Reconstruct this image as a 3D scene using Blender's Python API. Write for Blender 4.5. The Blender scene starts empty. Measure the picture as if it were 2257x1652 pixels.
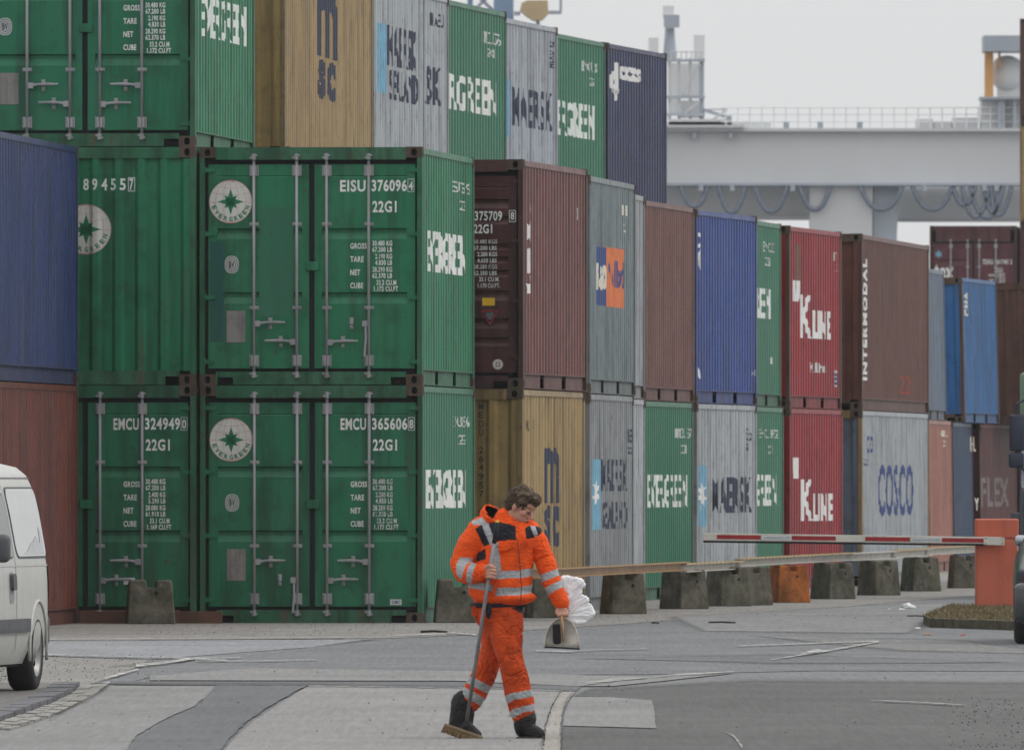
import bpy, bmesh, math, random
import numpy as np
from mathutils import Vector, Matrix, noise

random.seed(7)
np.random.seed(7)
SC = bpy.context.scene
COL = SC.collection
R = math.radians

# ---------------------------------------------------------------- camera, sky, sun, exposure
F, CX, HY, CH = 36000.0, 1128.5, 1060.0, 1.65     # focal length, centre, horizon (photo units), eye height
cam_d = bpy.data.cameras.new('camera')
cam = bpy.data.objects.new('camera', cam_d)
COL.objects.link(cam)
SC.camera = cam
cam.location = (0, 0, CH)
cam.rotation_euler = (R(90) + math.atan((HY - 826.0) / F), 0, 0)
cam_d.sensor_width = 36.0
cam_d.lens = 36.0 * F / 2257.0
cam_d.clip_start = 1.0
cam_d.clip_end = 5000.0
cam_d.dof.use_dof = True
cam_d.dof.focus_distance = 137.0
cam_d.dof.aperture_fstop = 0.574 / 0.031

world = bpy.data.worlds.new('World')
SC.world = world
world.use_nodes = True
wn = world.node_tree
for n in list(wn.nodes):
    wn.nodes.remove(n)
w_out = wn.nodes.new('ShaderNodeOutputWorld')
w_bg = wn.nodes.new('ShaderNodeBackground')
w_sky = wn.nodes.new('ShaderNodeTexSky')
w_sky.sky_type = 'NISHITA'
w_sky.sun_disc = False
w_sky.sun_elevation = R(48)
w_sky.sun_rotation = R(80)
w_hs = wn.nodes.new('ShaderNodeHueSaturation')
w_hs.inputs['Saturation'].default_value = 0.10
w_mix = wn.nodes.new('ShaderNodeMixRGB')
w_mix.inputs['Fac'].default_value = 0.88
# the overcast layer: as under any closed cloud cover, brighter overhead than at the horizon
w_tc = wn.nodes.new('ShaderNodeTexCoord'); w_sep = wn.nodes.new('ShaderNodeSeparateXYZ'); w_map = wn.nodes.new('ShaderNodeMapRange')
w_map.inputs['From Min'].default_value = 0.0; w_map.inputs['From Max'].default_value = 1.0
w_map.inputs['To Min'].default_value = 1.0; w_map.inputs['To Max'].default_value = 2.1
w_lay = wn.nodes.new('ShaderNodeVectorMath'); w_lay.operation = 'SCALE'
w_lay.inputs[0].default_value = (7.35, 7.41, 7.48)
wn.links.new(w_tc.outputs['Generated'], w_sep.inputs[0]); wn.links.new(w_sep.outputs['Z'], w_map.inputs['Value'])
wn.links.new(w_map.outputs[0], w_lay.inputs['Scale']); wn.links.new(w_lay.outputs[0], w_mix.inputs['Color2'])
wn.links.new(w_sky.outputs[0], w_hs.inputs['Color'])
wn.links.new(w_hs.outputs[0], w_mix.inputs['Color1'])
wn.links.new(w_mix.outputs[0], w_bg.inputs['Color'])
w_bg.inputs['Strength'].default_value = 0.1
wn.links.new(w_bg.outputs[0], w_out.inputs['Surface'])

sun_d = bpy.data.lights.new('sun', 'SUN')
sun_d.energy = 1.05
sun_d.angle = R(22)
sun_d.color = (1.0, 0.97, 0.93)
sun = bpy.data.objects.new('sun', sun_d)
COL.objects.link(sun)
# light arrives from the right, slightly from beyond, 48 degrees up
sdir = Vector((math.cos(R(48)) * math.sin(R(80)), math.cos(R(48)) * math.cos(R(80)), math.sin(R(48))))
sun.rotation_euler = sdir.to_track_quat('Z', 'Y').to_euler()

SC.view_settings.view_transform = 'Standard'
SC.view_settings.look = 'None'
SC.view_settings.exposure = 0.0
SC.view_settings.gamma = 1.0
SC.view_settings.use_curve_mapping = False
SC.render.engine = 'CYCLES'
SC.cycles.volume_bounces = 1
SC.cycles.max_bounces = 6
SC.cycles.use_denoising = True

# ---------------------------------------------------------------- places
def wx(x, Y):
    return (x - CX) * Y / F
def wz(y, Y):
    return CH - (y - HY) * Y / F
KY = [-50, 112, 128, 135, 145, 155, 165, 172, 1500]
KZ = [-.07, -.07, 0, 0, .02, .055, .09, .105, .105]
def gz(Y):
    return float(np.interp(Y, KY, KZ))
def gp(x, y):
    Y = 130.0
    for _ in range(12):
        Y = F * (CH - gz(Y)) / (y - HY)
    return Vector((wx(x, Y), Y, gz(Y)))
YARD = .105

# ---------------------------------------------------------------- object helpers
def tag(o, label=None, cat=None, group=None, kind=None):
    if label: o['label'] = label
    if cat: o['category'] = cat
    if group: o['group'] = group
    if kind: o['kind'] = kind
    return o
def empty(name, loc=(0, 0, 0), rot=(0, 0, 0), **k):
    o = bpy.data.objects.new(name, None)
    COL.objects.link(o)
    o.empty_display_size = .2
    o.location = loc
    o.rotation_euler = rot
    return tag(o, **k)
def link(name, me, parent=None):
    o = bpy.data.objects.new(name, me)
    COL.objects.link(o)
    if parent is not None:
        o.parent = parent
    return o
def obj(name, bm, mats, parent=None, smooth=False):
    me = bpy.data.meshes.new(name)
    bm.to_mesh(me)
    bm.free()
    if not isinstance(mats, (list, tuple)):
        mats = [mats]
    for m in mats:
        me.materials.append(m)
    if smooth:
        me.polygons.foreach_set('use_smooth', [True] * len(me.polygons))
    return link(name, me, parent)
def NB():
    return bmesh.new()
def box(bm, x0, x1, y0, y1, z0, z1, mat=0):
    vs = [bm.verts.new(p) for p in ((x0, y0, z0), (x1, y0, z0), (x1, y1, z0), (x0, y1, z0),
                                    (x0, y0, z1), (x1, y0, z1), (x1, y1, z1), (x0, y1, z1))]
    for f in ((3, 2, 1, 0), (4, 5, 6, 7), (0, 1, 5, 4), (1, 2, 6, 5), (2, 3, 7, 6), (3, 0, 4, 7)):
        fc = bm.faces.new([vs[i] for i in f])
        fc.material_index = mat
    return vs
def bevel(bm, w, seg=1):
    bmesh.ops.bevel(bm, geom=bm.edges[:], offset=w, segments=seg, affect='EDGES', profile=.5)
def prism(bm, pts, y0, y1, mat=0):
    """polygon in x,z extruded along y"""
    a = [bm.verts.new((p[0], y0, p[1])) for p in pts]
    b = [bm.verts.new((p[0], y1, p[1])) for p in pts]
    n = len(pts)
    fs = [bm.faces.new(a), bm.faces.new(b[::-1])]
    for i in range(n):
        fs.append(bm.faces.new((a[i], b[i], b[(i + 1) % n], a[(i + 1) % n])))
    for f in fs:
        f.material_index = mat
    bmesh.ops.recalc_face_normals(bm, faces=fs)
def tube(bm, pts, rad, seg=10, mat=0, cap=True):
    """swept tube; rad a number, a list, or a list of (a, b) radii"""
    pts = [Vector(p) for p in pts]
    n = len(pts)
    if not isinstance(rad, (list, tuple)):
        rad = [rad] * n
    rings = []
    ref = Vector((0, 1, 0))
    if abs((pts[-1] - pts[0]).normalized().dot(ref)) > .9:
        ref = Vector((1, 0, 0))
    for i, p in enumerate(pts):
        t = (pts[min(i + 1, n - 1)] - pts[max(i - 1, 0)]).normalized()
        a = t.cross(ref)
        if a.length < 1e-4:
            a = Vector((1, 0, 0))
        a.normalize()
        b = a.cross(t).normalized()
        r = rad[i]
        ra, rb = r if isinstance(r, (list, tuple)) else (r, r)
        rings.append([bm.verts.new(p + a * ra * math.cos(2 * math.pi * k / seg) + b * rb * math.sin(2 * math.pi * k / seg)) for k in range(seg)])
    fs = []
    for i in range(n - 1):
        for k in range(seg):
            fs.append(bm.faces.new((rings[i][k], rings[i][(k + 1) % seg], rings[i + 1][(k + 1) % seg], rings[i + 1][k])))
    if cap:
        fs.append(bm.faces.new(rings[0]))
        fs.append(bm.faces.new(rings[-1]))
    for f in fs:
        f.material_index = mat
    bmesh.ops.recalc_face_normals(bm, faces=fs)
def limb(bm, pts, rad, seg=14):
    """closed tapered limb with rounded ends"""
    pts = [Vector(p) for p in pts]
    rr = [r if isinstance(r, (list, tuple)) else (r, r) for r in rad]
    P, Q = [], []
    for i in range(len(pts) - 1):
        m = 4
        for k in range(m):
            t = k / m
            P.append(pts[i].lerp(pts[i + 1], t))
            Q.append((rr[i][0] * (1 - t) + rr[i + 1][0] * t, rr[i][1] * (1 - t) + rr[i + 1][1] * t))
    P.append(pts[-1]); Q.append(rr[-1])
    d0 = (P[0] - P[1]).normalized(); d1 = (P[-1] - P[-2]).normalized()
    pre, post = [], []
    for a in (80, 60, 35):
        s, c = math.sin(R(a)), math.cos(R(a))
        m0 = min(Q[0]); m1 = min(Q[-1])
        pre.append((P[0] + d0 * m0 * s, (Q[0][0] * c, Q[0][1] * c)))
        post.insert(0, (P[-1] + d1 * m1 * s, (Q[-1][0] * c, Q[-1][1] * c)))
    allp = pre + list(zip(P, Q)) + post
    tube(bm, [a[0] for a in allp], [a[1] for a in allp], seg)
def ball(bm, c, r, rot=None, u=16, v=10):
    if not isinstance(r, (list, tuple)):
        r = (r, r, r)
    M = Matrix.Translation(Vector(c))
    if rot is not None:
        M = M @ rot.to_4x4()
    M = M @ Matrix.Diagonal((r[0], r[1], r[2], 1))
    bmesh.ops.create_uvsphere(bm, u_segments=u, v_segments=v, radius=1, matrix=M)
def remesh(name, bm, voxel, mats, parent, smooth_it=4, disp=None):
    me = bpy.data.meshes.new('shape_source')
    bm.to_mesh(me); bm.free()
    o = bpy.data.objects.new('shape_source', me)
    COL.objects.link(o)
    m = o.modifiers.new('r', 'REMESH'); m.mode = 'VOXEL'; m.voxel_size = voxel; m.adaptivity = 0
    if smooth_it:
        s = o.modifiers.new('s', 'SMOOTH'); s.factor = .5; s.iterations = smooth_it
    dg = bpy.context.evaluated_depsgraph_get()
    dg.update()
    me2 = bpy.data.meshes.new_from_object(o.evaluated_get(dg))
    bpy.data.objects.remove(o)
    me2.name = name
    n = len(me2.vertices)
    if disp is not None:
        co = np.empty(n * 3); me2.vertices.foreach_get('co', co); co = co.reshape(-1, 3)
        no = np.empty(n * 3); me2.vertex_normals.foreach_get('vector', no); no = no.reshape(-1, 3)
        d = np.array([disp(Vector(c)) for c in co])
        co += no * d[:, None]
        me2.vertices.foreach_set('co', co.ravel())
    me2.materials.clear()
    for mt in (mats if isinstance(mats, (list, tuple)) else [mats]):
        me2.materials.append(mt)
    me2.polygons.foreach_set('use_smooth', [True] * len(me2.polygons))
    me2.update()
    return link(name, me2, parent)

# ---------------------------------------------------------------- materials
def nd(nt, t, **k):
    n = nt.nodes.new(t)
    for a, v in k.items():
        n.inputs[a].default_value = v
    return n
def new_mat(name):
    m = bpy.data.materials.new(name)
    m.use_nodes = True
    nt = m.node_tree
    return m, nt, nt.nodes['Principled BSDF']
def mathn(nt, op, a, b=None, clamp=False):
    n = nt.nodes.new('ShaderNodeMath'); n.operation = op; n.use_clamp = clamp
    for i, v in enumerate((a, b)):
        if v is None: continue
        if isinstance(v, (int, float)): n.inputs[i].default_value = v
        else: nt.links.new(v, n.inputs[i])
    return n.outputs[0]
def mixc(nt, fac, a, b, mode='MIX'):
    n = nt.nodes.new('ShaderNodeMixRGB'); n.blend_type = mode
    for i, v in enumerate((fac, a, b)):
        if isinstance(v, (int, float)): n.inputs[i].default_value = v
        elif isinstance(v, (tuple, list)): n.inputs[i].default_value = (*v[:3], 1)
        else: nt.links.new(v, n.inputs[i])
    return n.outputs[0]
def coords(nt, scale=(1, 1, 1), rnd=True, which='Object'):
    tc = nt.nodes.new('ShaderNodeTexCoord')
    mp = nt.nodes.new('ShaderNodeMapping')
    mp.inputs['Scale'].default_value = scale
    nt.links.new(tc.outputs[which], mp.inputs['Vector'])
    if rnd:
        oi = nt.nodes.new('ShaderNodeObjectInfo')
        cb = nt.nodes.new('ShaderNodeCombineXYZ')
        for i in range(3):
            nt.links.new(mathn(nt, 'MULTIPLY', oi.outputs['Random'], 37.0 + 11 * i), cb.inputs[i])
        nt.links.new(cb.outputs[0], mp.inputs['Location'])
    return mp.outputs[0]
def noise_n(nt, vec, scale, detail=4, rough=.55):
    n = nt.nodes.new('ShaderNodeTexNoise')
    n.inputs['Scale'].default_value = scale
    n.inputs['Detail'].default_value = detail
    n.inputs['Roughness'].default_value = rough
    nt.links.new(vec, n.inputs['Vector'])
    return n.outputs['Fac']
def ramp(nt, fac, a, b):
    n = nt.nodes.new('ShaderNodeMapRange')
    n.inputs['From Min'].default_value = a
    n.inputs['From Max'].default_value = b
    n.clamp = True
    nt.links.new(fac, n.inputs['Value'])
    return n.outputs[0]
MC = {}
def paint(name, rgb, rough=.40, dirt=.7, rust=.4, fade=.25, spec=.3, metal=0.0):
    """worn container paint: blotches, vertical grime streaks, rust specks"""
    if name in MC: return MC[name]
    m, nt, b = new_mat(name)
    rgb = tuple(rgb)
    grey = sum(rgb) / 3
    faded = tuple(c * .72 + .28 * (grey * .6 + .16) for c in rgb)
    dark = tuple(c * .36 + .005 for c in rgb)
    v1 = coords(nt, (1, 1, 1)); v2 = coords(nt, (5, 5, .35)); v3 = coords(nt, (1, 1, .6))
    c = mixc(nt, mathn(nt, 'MULTIPLY', ramp(nt, noise_n(nt, v1, .9, 5), .38, .68), fade), rgb, faded)
    c = mixc(nt, mathn(nt, 'MULTIPLY', ramp(nt, noise_n(nt, v2, 1.3, 5, .6), .46, .66), dirt), c, dark)
    c = mixc(nt, mathn(nt, 'MULTIPLY', ramp(nt, noise_n(nt, v1, 3.1, 6, .68), .50, .66), dirt * .7), c, dark)
    c = mixc(nt, mathn(nt, 'MULTIPLY', ramp(nt, noise_n(nt, v3, 9, 6, .75), .66 - .08 * rust, .72), min(1, rust * 2.6)), c, (.085, .035, .018))
    # pale scuffs and long rust runs
    v4 = coords(nt, (7, 7, .22))
    run = mathn(nt, 'MULTIPLY', ramp(nt, noise_n(nt, v4, 1.7, 3, .5), .60, .70), ramp(nt, noise_n(nt, v1, .8, 3), .50, .62))
    c = mixc(nt, mathn(nt, 'MULTIPLY', run, min(.8, rust * 1.7)), c, (.10, .055, .035))
    c = mixc(nt, mathn(nt, 'MULTIPLY', ramp(nt, noise_n(nt, coords(nt, (1, 1, 2.5)), 6.5, 6, .8), .68, .73), .45 * min(1, dirt * 1.5)), c, tuple(min(1, x * 1.7 + .10) for x in rgb))
    nt.links.new(c, b.inputs['Base Color'])
    rg = mathn(nt, 'ADD', mathn(nt, 'MULTIPLY', noise_n(nt, v1, 4, 3), .22), rough - .1)
    nt.links.new(rg, b.inputs['Roughness'])
    b.inputs['Specular IOR Level'].default_value = spec
    b.inputs['Metallic'].default_value = metal
    bp = nt.nodes.new('ShaderNodeBump'); bp.inputs['Strength'].default_value = .12; bp.inputs['Distance'].default_value = .02
    nt.links.new(noise_n(nt, v1, 5, 3), bp.inputs['Height'])
    nt.links.new(bp.outputs[0], b.inputs['Normal'])
    MC[name] = m
    return m
def plain(name, rgb, rough=.6, var=.18, scale=6, spec=.4, metal=0.0, bump=0.0, bscale=20):
    if name in MC: return MC[name]
    m, nt, b = new_mat(name)
    v = coords(nt)
    c = mixc(nt, ramp(nt, noise_n(nt, v, scale, 5, .6), .3, .7), tuple(x * (1 - var) for x in rgb), tuple(min(1, x * (1 + var)) for x in rgb))
    nt.links.new(c, b.inputs['Base Color'])
    b.inputs['Roughness'].default_value = rough
    b.inputs['Specular IOR Level'].default_value = spec
    b.inputs['Metallic'].default_value = metal
    if bump:
        bp = nt.nodes.new('ShaderNodeBump'); bp.inputs['Strength'].default_value = bump; bp.inputs['Distance'].default_value = .02
        nt.links.new(noise_n(nt, v, bscale, 4), bp.inputs['Height'])
        nt.links.new(bp.outputs[0], b.inputs['Normal'])
    MC[name] = m
    return m
def wornprint(name, rgb, lost=.25):
    """stencilled paint, chipped away in places"""
    if name in MC: return MC[name]
    m, nt, b = new_mat(name)
    v = coords(nt, (1, 1, .5))
    c = mixc(nt, ramp(nt, noise_n(nt, v, 7, 5, .7), .35, .75), rgb, tuple(x * .72 for x in rgb))
    nt.links.new(c, b.inputs['Base Color'])
    b.inputs['Roughness'].default_value = .6
    if lost > 0:
        al = ramp(nt, noise_n(nt, coords(nt, (3, 3, .8)), 9, 6, .75), .30 + .1 * lost, .32 + .25 * lost)
        nt.links.new(al, b.inputs['Alpha'])
    MC[name] = m
    return m
GREEN = dict(rgb=(.020, .165, .082))
PC = dict(
    green=(.014, .170, .078), green2=(.012, .150, .072), green_light=(.024, .150, .084),
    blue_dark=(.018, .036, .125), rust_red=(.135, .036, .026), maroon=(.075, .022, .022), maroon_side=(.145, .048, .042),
    ochre=(.33, .225, .090), grey=(.30, .315, .33), grey_dirty=(.235, .25, .26), grey_green=(.16, .20, .21),
    navy=(.026, .036, .098), brown_red=(.16, .065, .055), blue=(.024, .062, .25), red=(.27, .008, .016), brown=(.125, .048, .034),
    blue_light=(.018, .115, .30), steel=(.12, .16, .215), silver=(.36, .39, .41), salmon=(.33, .135, .10), petrol=(.014, .042, .095),
    dark_brown=(.085, .018, .016), grey_blue=(.13, .16, .19), tex=(.10, .022, .030), rusty=(.10, .045, .028))
def P(k, **kw):
    return paint('paint_' + k, PC[k], **kw)
def PF(k):
    """frame steel of a container: same paint, more worn and rusty than the panels"""
    r = PC[k]
    return paint('frame_' + k, tuple(a * .72 + b for a, b in zip(r, (.010, .006, .004))), dirt=.85, rust=.95, fade=.5, rough=.55)
M_RUST = paint('rusty_steel', (.080, .055, .038), rough=.8, dirt=.5, rust=.9, fade=.5)
M_GALV = paint('galvanised_steel', (.33, .33, .34), rough=.5, dirt=.45, rust=.3, metal=.1)
M_BLACK = plain('black_rubber', (.012, .013, .015), .8)
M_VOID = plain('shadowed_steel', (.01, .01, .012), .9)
M_WHITE = wornprint('white_stencil_paint', (.78, .79, .77), .0)
M_WHITEW = wornprint('faded_white_stencil_paint', (.62, .63, .62), .55)
M_NAVY = wornprint('dark_blue_stencil_paint', (.018, .028, .06), .35)
M_CREAM = wornprint('cream_stencil_paint', (.72, .68, .55), .15)
M_BLUEP = plain('sky_blue_print', (.15, .34, .47), .5)
M_ORANGEP = plain('orange_print', (.62, .17, .055), .55)
M_NAVYP = plain('navy_print', (.03, .055, .19), .5)
M_FRAME = {}
# ---------------------------------------------------------------- lettering
def text_mesh(s, bold=0.0):
    cu = bpy.data.curves.new('lettering_source', 'FONT')
    cu.body = s
    cu.resolution_u = 3
    cu.offset = bold
    cu.fill_mode = 'FRONT'
    cu.space_character = 1.0 + bold * 4
    o = bpy.data.objects.new('lettering_source', cu)
    COL.objects.link(o)
    bpy.context.view_layer.update()
    dg = bpy.context.evaluated_depsgraph_get()
    me = bpy.data.meshes.new_from_object(o.evaluated_get(dg))
    bpy.data.objects.remove(o); bpy.data.curves.remove(cu)
    return me
def text_bm(s, x0, x1, y0, y1, bold=0.0, rot=0, bm=None):
    """flat text scaled to exactly fill the rectangle"""
    me = text_mesh(s, bold)
    n = len(me.vertices)
    co = np.empty(n * 3); me.vertices.foreach_get('co', co); co = co.reshape(-1, 3)[:, :2].copy()
    if rot == 90: co = np.stack([-co[:, 1], co[:, 0]], 1)
    if rot == -90: co = np.stack([co[:, 1], -co[:, 0]], 1)
    mn, mx = co.min(0), co.max(0)
    co = (co - mn) / (mx - mn)
    own = bm is None
    bm = bm or NB()
    vs = [bm.verts.new((x0 + c[0] * (x1 - x0), y0 + c[1] * (y1 - y0), 0)) for c in co]
    for p in me.polygons:
        try: bm.faces.new([vs[i] for i in p.vertices])
        except ValueError: pass
    bpy.data.meshes.remove(me)
    return bm
def rect_bm(x0, x1, y0, y1, bm=None):
    bm = bm or NB()
    bm.faces.new([bm.verts.new(p) for p in ((x0, y0, 0), (x1, y0, 0), (x1, y1, 0), (x0, y1, 0))])
    return bm
def frame_bm(x0, x1, y0, y1, t, bm=None):
    bm = bm or NB()
    for r in ((x0, x1, y0, y0 + t), (x0, x1, y1 - t, y1), (x0, x0 + t, y0 + t, y1 - t), (x1 - t, x1, y0 + t, y1 - t)):
        rect_bm(*r, bm=bm)
    return bm
def poly_bm(pts, bm=None):
    bm = bm or NB()
    bm.faces.new([bm.verts.new((p[0], p[1], 0)) for p in pts])
    return bm
def star_pts(cx, cy, r, n, ratio, a0=90):
    return [(cx + (r if k % 2 == 0 else r * ratio) * math.cos(R(a0 + 180 * k / n)), cy + (r if k % 2 == 0 else r * ratio) * math.sin(R(a0 + 180 * k / n))) for k in range(2 * n)]
def corr_breaks(a, b, per, prof):
    """list of (pos, depth) break points of a corrugated sheet from a to b; depth is the inset"""
    pts = [(a, 0.0)]
    p = a + .04
    n = max(1, int((b - a - .08) / per))
    per2 = (b - a - .08) / n
    for i in range(n):
        s = p + i * per2
        for f, d in prof:
            pts.append((s + f * per2, d))
    pts.append((b, 0.0))
    out = [pts[0]]
    for q in pts[1:]:
        if q[0] > out[-1][0] + 1e-5: out.append(q)
    return out
SIDE_PROF = [(0.0, 0), (.25, .036), (.5, .036), (.75, 0)]
END_PROF = [(0.12, 0), (.28, .04), (.72, .04), (.88, 0)]
def wrap(bm, breaks, to3d, off=.003):
    """cut the flat bmesh at every fold of the sheet, then lay it on the sheet. to3d(u, v, depth)"""
    us = [v.co.x for v in bm.verts]
    lo, hi = min(us), max(us)
    if breaks:
        for (p, d) in breaks:
            if lo + 1e-4 < p < hi - 1e-4:
                g = bm.verts[:] + bm.edges[:] + bm.faces[:]
                bmesh.ops.bisect_plane(bm, geom=g, plane_co=(p, 0, 0), plane_no=(1, 0, 0), dist=1e-6)
        bx = [b[0] for b in breaks]; bd = [b[1] for b in breaks]
    for v in bm.verts:
        d = float(np.interp(v.co.x, bx, bd)) if breaks else 0.0
        v.co = to3d(v.co.x, v.co.y, d - off)
    return bm

# ---------------------------------------------------------------- container pieces shared by all
def casting_mesh():
    bm = NB()
    W, D, H = .178, .162, .118
    def holed(o, ux, uy, w, h, hw, hh, dep, cx=None, cy=None):
        ux, uy, o = Vector(ux), Vector(uy), Vector(o)
        nrm = ux.cross(uy)
        cx = w / 2 if cx is None else cx; cy = h / 2 if cy is None else cy
        outer = [bm.verts.new(o + ux * a + uy * b) for a, b in ((0, 0), (w, 0), (w, h), (0, h))]
        inner = [(cx + hw * math.copysign(abs(math.cos(R(22.5 + 45 * k))) ** .8, math.cos(R(22.5 + 45 * k))), cy + hh * math.copysign(abs(math.sin(R(22.5 + 45 * k))) ** .8, math.sin(R(22.5 + 45 * k)))) for k in range(8)]
        iv = [bm.verts.new(o + ux * a + uy * b) for a, b in inner]
        es = [bm.edges.new((outer[i], outer[(i + 1) % 4])) for i in range(4)] + [bm.edges.new((iv[i], iv[(i + 1) % 8])) for i in range(8)]
        r = bmesh.ops.triangle_fill(bm, edges=es, use_beauty=True, use_dissolve=False)
        back = [bm.verts.new(v.co - nrm * dep) for v in iv]
        for i in range(8):
            f = bm.faces.new((iv[i], iv[(i + 1) % 8], back[(i + 1) % 8], back[i])); f.material_index = 1
        f = bm.faces.new(back); f.material_index = 1
    # front face (y = 0), x from -W to 0
    holed((-W, 0, 0), (1, 0, 0), (0, 0, 1), W, H, .032, .042, .05)
    holed((0, 0, 0), (0, 1, 0), (0, 0, 1), D, H, .030, .042, .05)
    for q in (((-W, 0, 0), (0, 0, 0), (0, D, 0), (-W, D, 0)), ((-W, 0, H), (0, 0, H), (0, D, H), (-W, D, H)),
              ((-W, 0, 0), (-W, D, 0), (-W, D, H), (-W, 0, H)), ((-W, D, 0), (0, D, 0), (0, D, H), (-W, D, H))):
        bm.faces.new([bm.verts.new(p) for p in q])
    bmesh.ops.remove_doubles(bm, verts=bm.verts[:], dist=1e-5)
    bmesh.ops.recalc_face_normals(bm, faces=bm.faces[:])
    me = bpy.data.meshes.new('corner_casting')
    bm.to_mesh(me); bm.free()
    me.materials.append(M_RUST); me.materials.append(M_VOID)
    return me
CAST = casting_mesh()
CW = 2.438
def sheet(pts3, z0, z1, axis):
    """folded sheet mesh: list of (u, depth)"""
    bm = NB()
    lo = [bm.verts.new(axis(u, z0, d)) for u, d in pts3]
    hi = [bm.verts.new(axis(u, z1, d)) for u, d in pts3]
    for i in range(len(lo) - 1):
        bm.faces.new((lo[i], lo[i + 1], hi[i + 1], hi[i]))
    return bm
SHEETS = {}
class Cont:
    pass
def container(label, group, edge, Yf, yaw, L=6.058, tier=0, H=2.591, side='green', front=None, end='wall', post=None,
              tilt=0.0, X=None, base=None, per=.278, name='shipping_container', cast=None, dirt=None):
    c = Cont()
    c.L, c.H = L, H
    c.Yf = Yf
    Xf = wx(edge, Yf) if X is None else X
    c.Xf = Xf
    c.yaw = R(yaw)
    z = YARD + tier * 2.591 if base is None else base
    c.z = z
    t = math.tan(R(tilt))
    root = empty(name, (Xf + (z - YARD) * t, Yf, z), (0, R(tilt), -R(yaw)), label=label, cat='container', group=group)
    c.root = root
    front = front or side
    kw = {} if dirt is None else dict(dirt=dirt)
    ms = P(side); mf = P(front); mp = PF(post) if post else PF(front); mfr = PF(front); msr = PF(side)
    c.mf = mf; c.ms = ms; c.mfr = mfr
    # corner posts
    me = None
    def post_obj(x0, x1, y0, y1, m):
        bm = NB(); box(bm, x0, x1, y0, y1, .118, H - .118)
        return obj('corner_post', bm, m, root)
    post_obj(-.056, -.001, .002, .16, mp)
    post_obj(-CW + .001, -CW + .056, .002, .16, mp)
    post_obj(-.06, -.001, L - .15, L - .002, mp)
    post_obj(-CW + .001, -CW + .06, L - .15, L - .002, mfr)
    for sx in (0, 1):
        for sy in (0, 1):
            for sz in (0, 1):
                o = link('corner_casting', CAST, root)
                o.location = (0 if sx == 0 else -CW, 0 if sy == 0 else L, 0 if sz == 0 else H)
                o.scale = (1 if sx == 0 else -1, 1 if sy == 0 else -1, 1 if sz == 0 else -1)
    # rails
    for (x0, x1) in ((-.064, -.004), (-CW + .004, -CW + .064)):
        bm = NB(); box(bm, x0, x1, .162, L - .162, H - .075, H - .012)
        obj('top_rail', bm, ms, root)
    for s in (0, 1):
        xo = -.006 if s == 0 else -CW + .006
        sg = -1 if s == 0 else 1
        bm = NB()
        a, b = sorted((xo, xo + sg * .05)); box(bm, a, b, .162, L - .162, .162, .180)
        a, b = sorted((xo + sg * .030, xo + sg * .045))
        if L < 7:
            cuts = [L / 2 - 1.2, L / 2 - .84, L / 2 + .84, L / 2 + 1.2]
            ys = [.162] + cuts + [L - .162]
            for i in (0, 2, 4):
                box(bm, a, b, ys[i], ys[i + 1], .012, .162)
        else:
            for k in range(4):
                ya = .162 + k * (L - .324) / 4
                box(bm, a, b, ya, ya + (L - .324) / 4 - .006, .012, .162)
        a, b = sorted((xo + sg * .0, xo + sg * .05)); box(bm, a, b, .162, L - .162, .002, .012)
        obj('bottom_rail', bm, msr, root)
    # corrugated sides
    key = (round(L, 2), round(H, 2), per)
    br = corr_breaks(.15, L - .15, per, SIDE_PROF)
    c.br = br
    if key not in SHEETS:
        bm = sheet(br, .18, H - .075, lambda u, v, d: Vector((-.012 - d, u, v)))
        me = bpy.data.meshes.new('side_panel'); bm.to_mesh(me); bm.free()
        me.materials.append(ms)
        bm = NB(); box(bm, -CW + .064, -.064, .1, L - .1, H - .05, H - .03)
        me2 = bpy.data.meshes.new('roof_panel'); bm.to_mesh(me2); bm.free(); me2.materials.append(ms)
        bm = NB(); box(bm, -CW + .06, -.06, .1, L - .1, .12, .16)
        me3 = bpy.data.meshes.new('floor_panel'); bm.to_mesh(me3); bm.free(); me3.materials.append(M_VOID)
        SHEETS[key] = (me, me2, me3)
    for i, (me, nm) in enumerate(((SHEETS[key][0], 'side_panel'), (SHEETS[key][0], 'side_panel'), (SHEETS[key][1], 'roof_panel'), (SHEETS[key][2], 'floor_panel'))):
        o = link(nm, me, root)
        if i == 1:
            o.location = (-CW, 0, 0); o.scale = (-1, 1, 1)
        if i < 3:
            o.material_slots[0].link = 'OBJECT'; o.material_slots[0].material = ms
    # far end
    for (n_, za_, zb_) in (('end_sill', .004, .16), ('end_header', H - .11, H - .004)):
        bm = NB(); box(bm, -CW + .178, -.178, L - .09, L - .004, za_, zb_)
        obj(n_, bm, mf, root)
    bre = corr_breaks(-CW + .06, -.06, .24, END_PROF)
    bm = sheet(bre, .16, H - .11, lambda u, v, d: Vector((u, L - .02 - d, v)))
    obj('end_panel', bm, mf, root)
    c.bre = corr_breaks(-CW + .056, -.056, .24, END_PROF)
    if end == 'wall':
        bm = NB()
        box(bm, -CW + .178, -.178, .004, .09, H - .125, H - .004)
        obj('header', bm, mp, root)
        bm = NB()
        box(bm, -CW + .178, -.178, .004, .09, .095, .155)
        box(bm, -CW + .33, -.33, .006, .09, .004, .095)
        obj('sill', bm, mp, root)
        bm = sheet(c.bre, .155, H - .125, lambda u, v, d: Vector((u, .012 + d, v)))
        obj('end_panel', bm, mf, root)
    else:
        doors(c, end)
    return c

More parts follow.
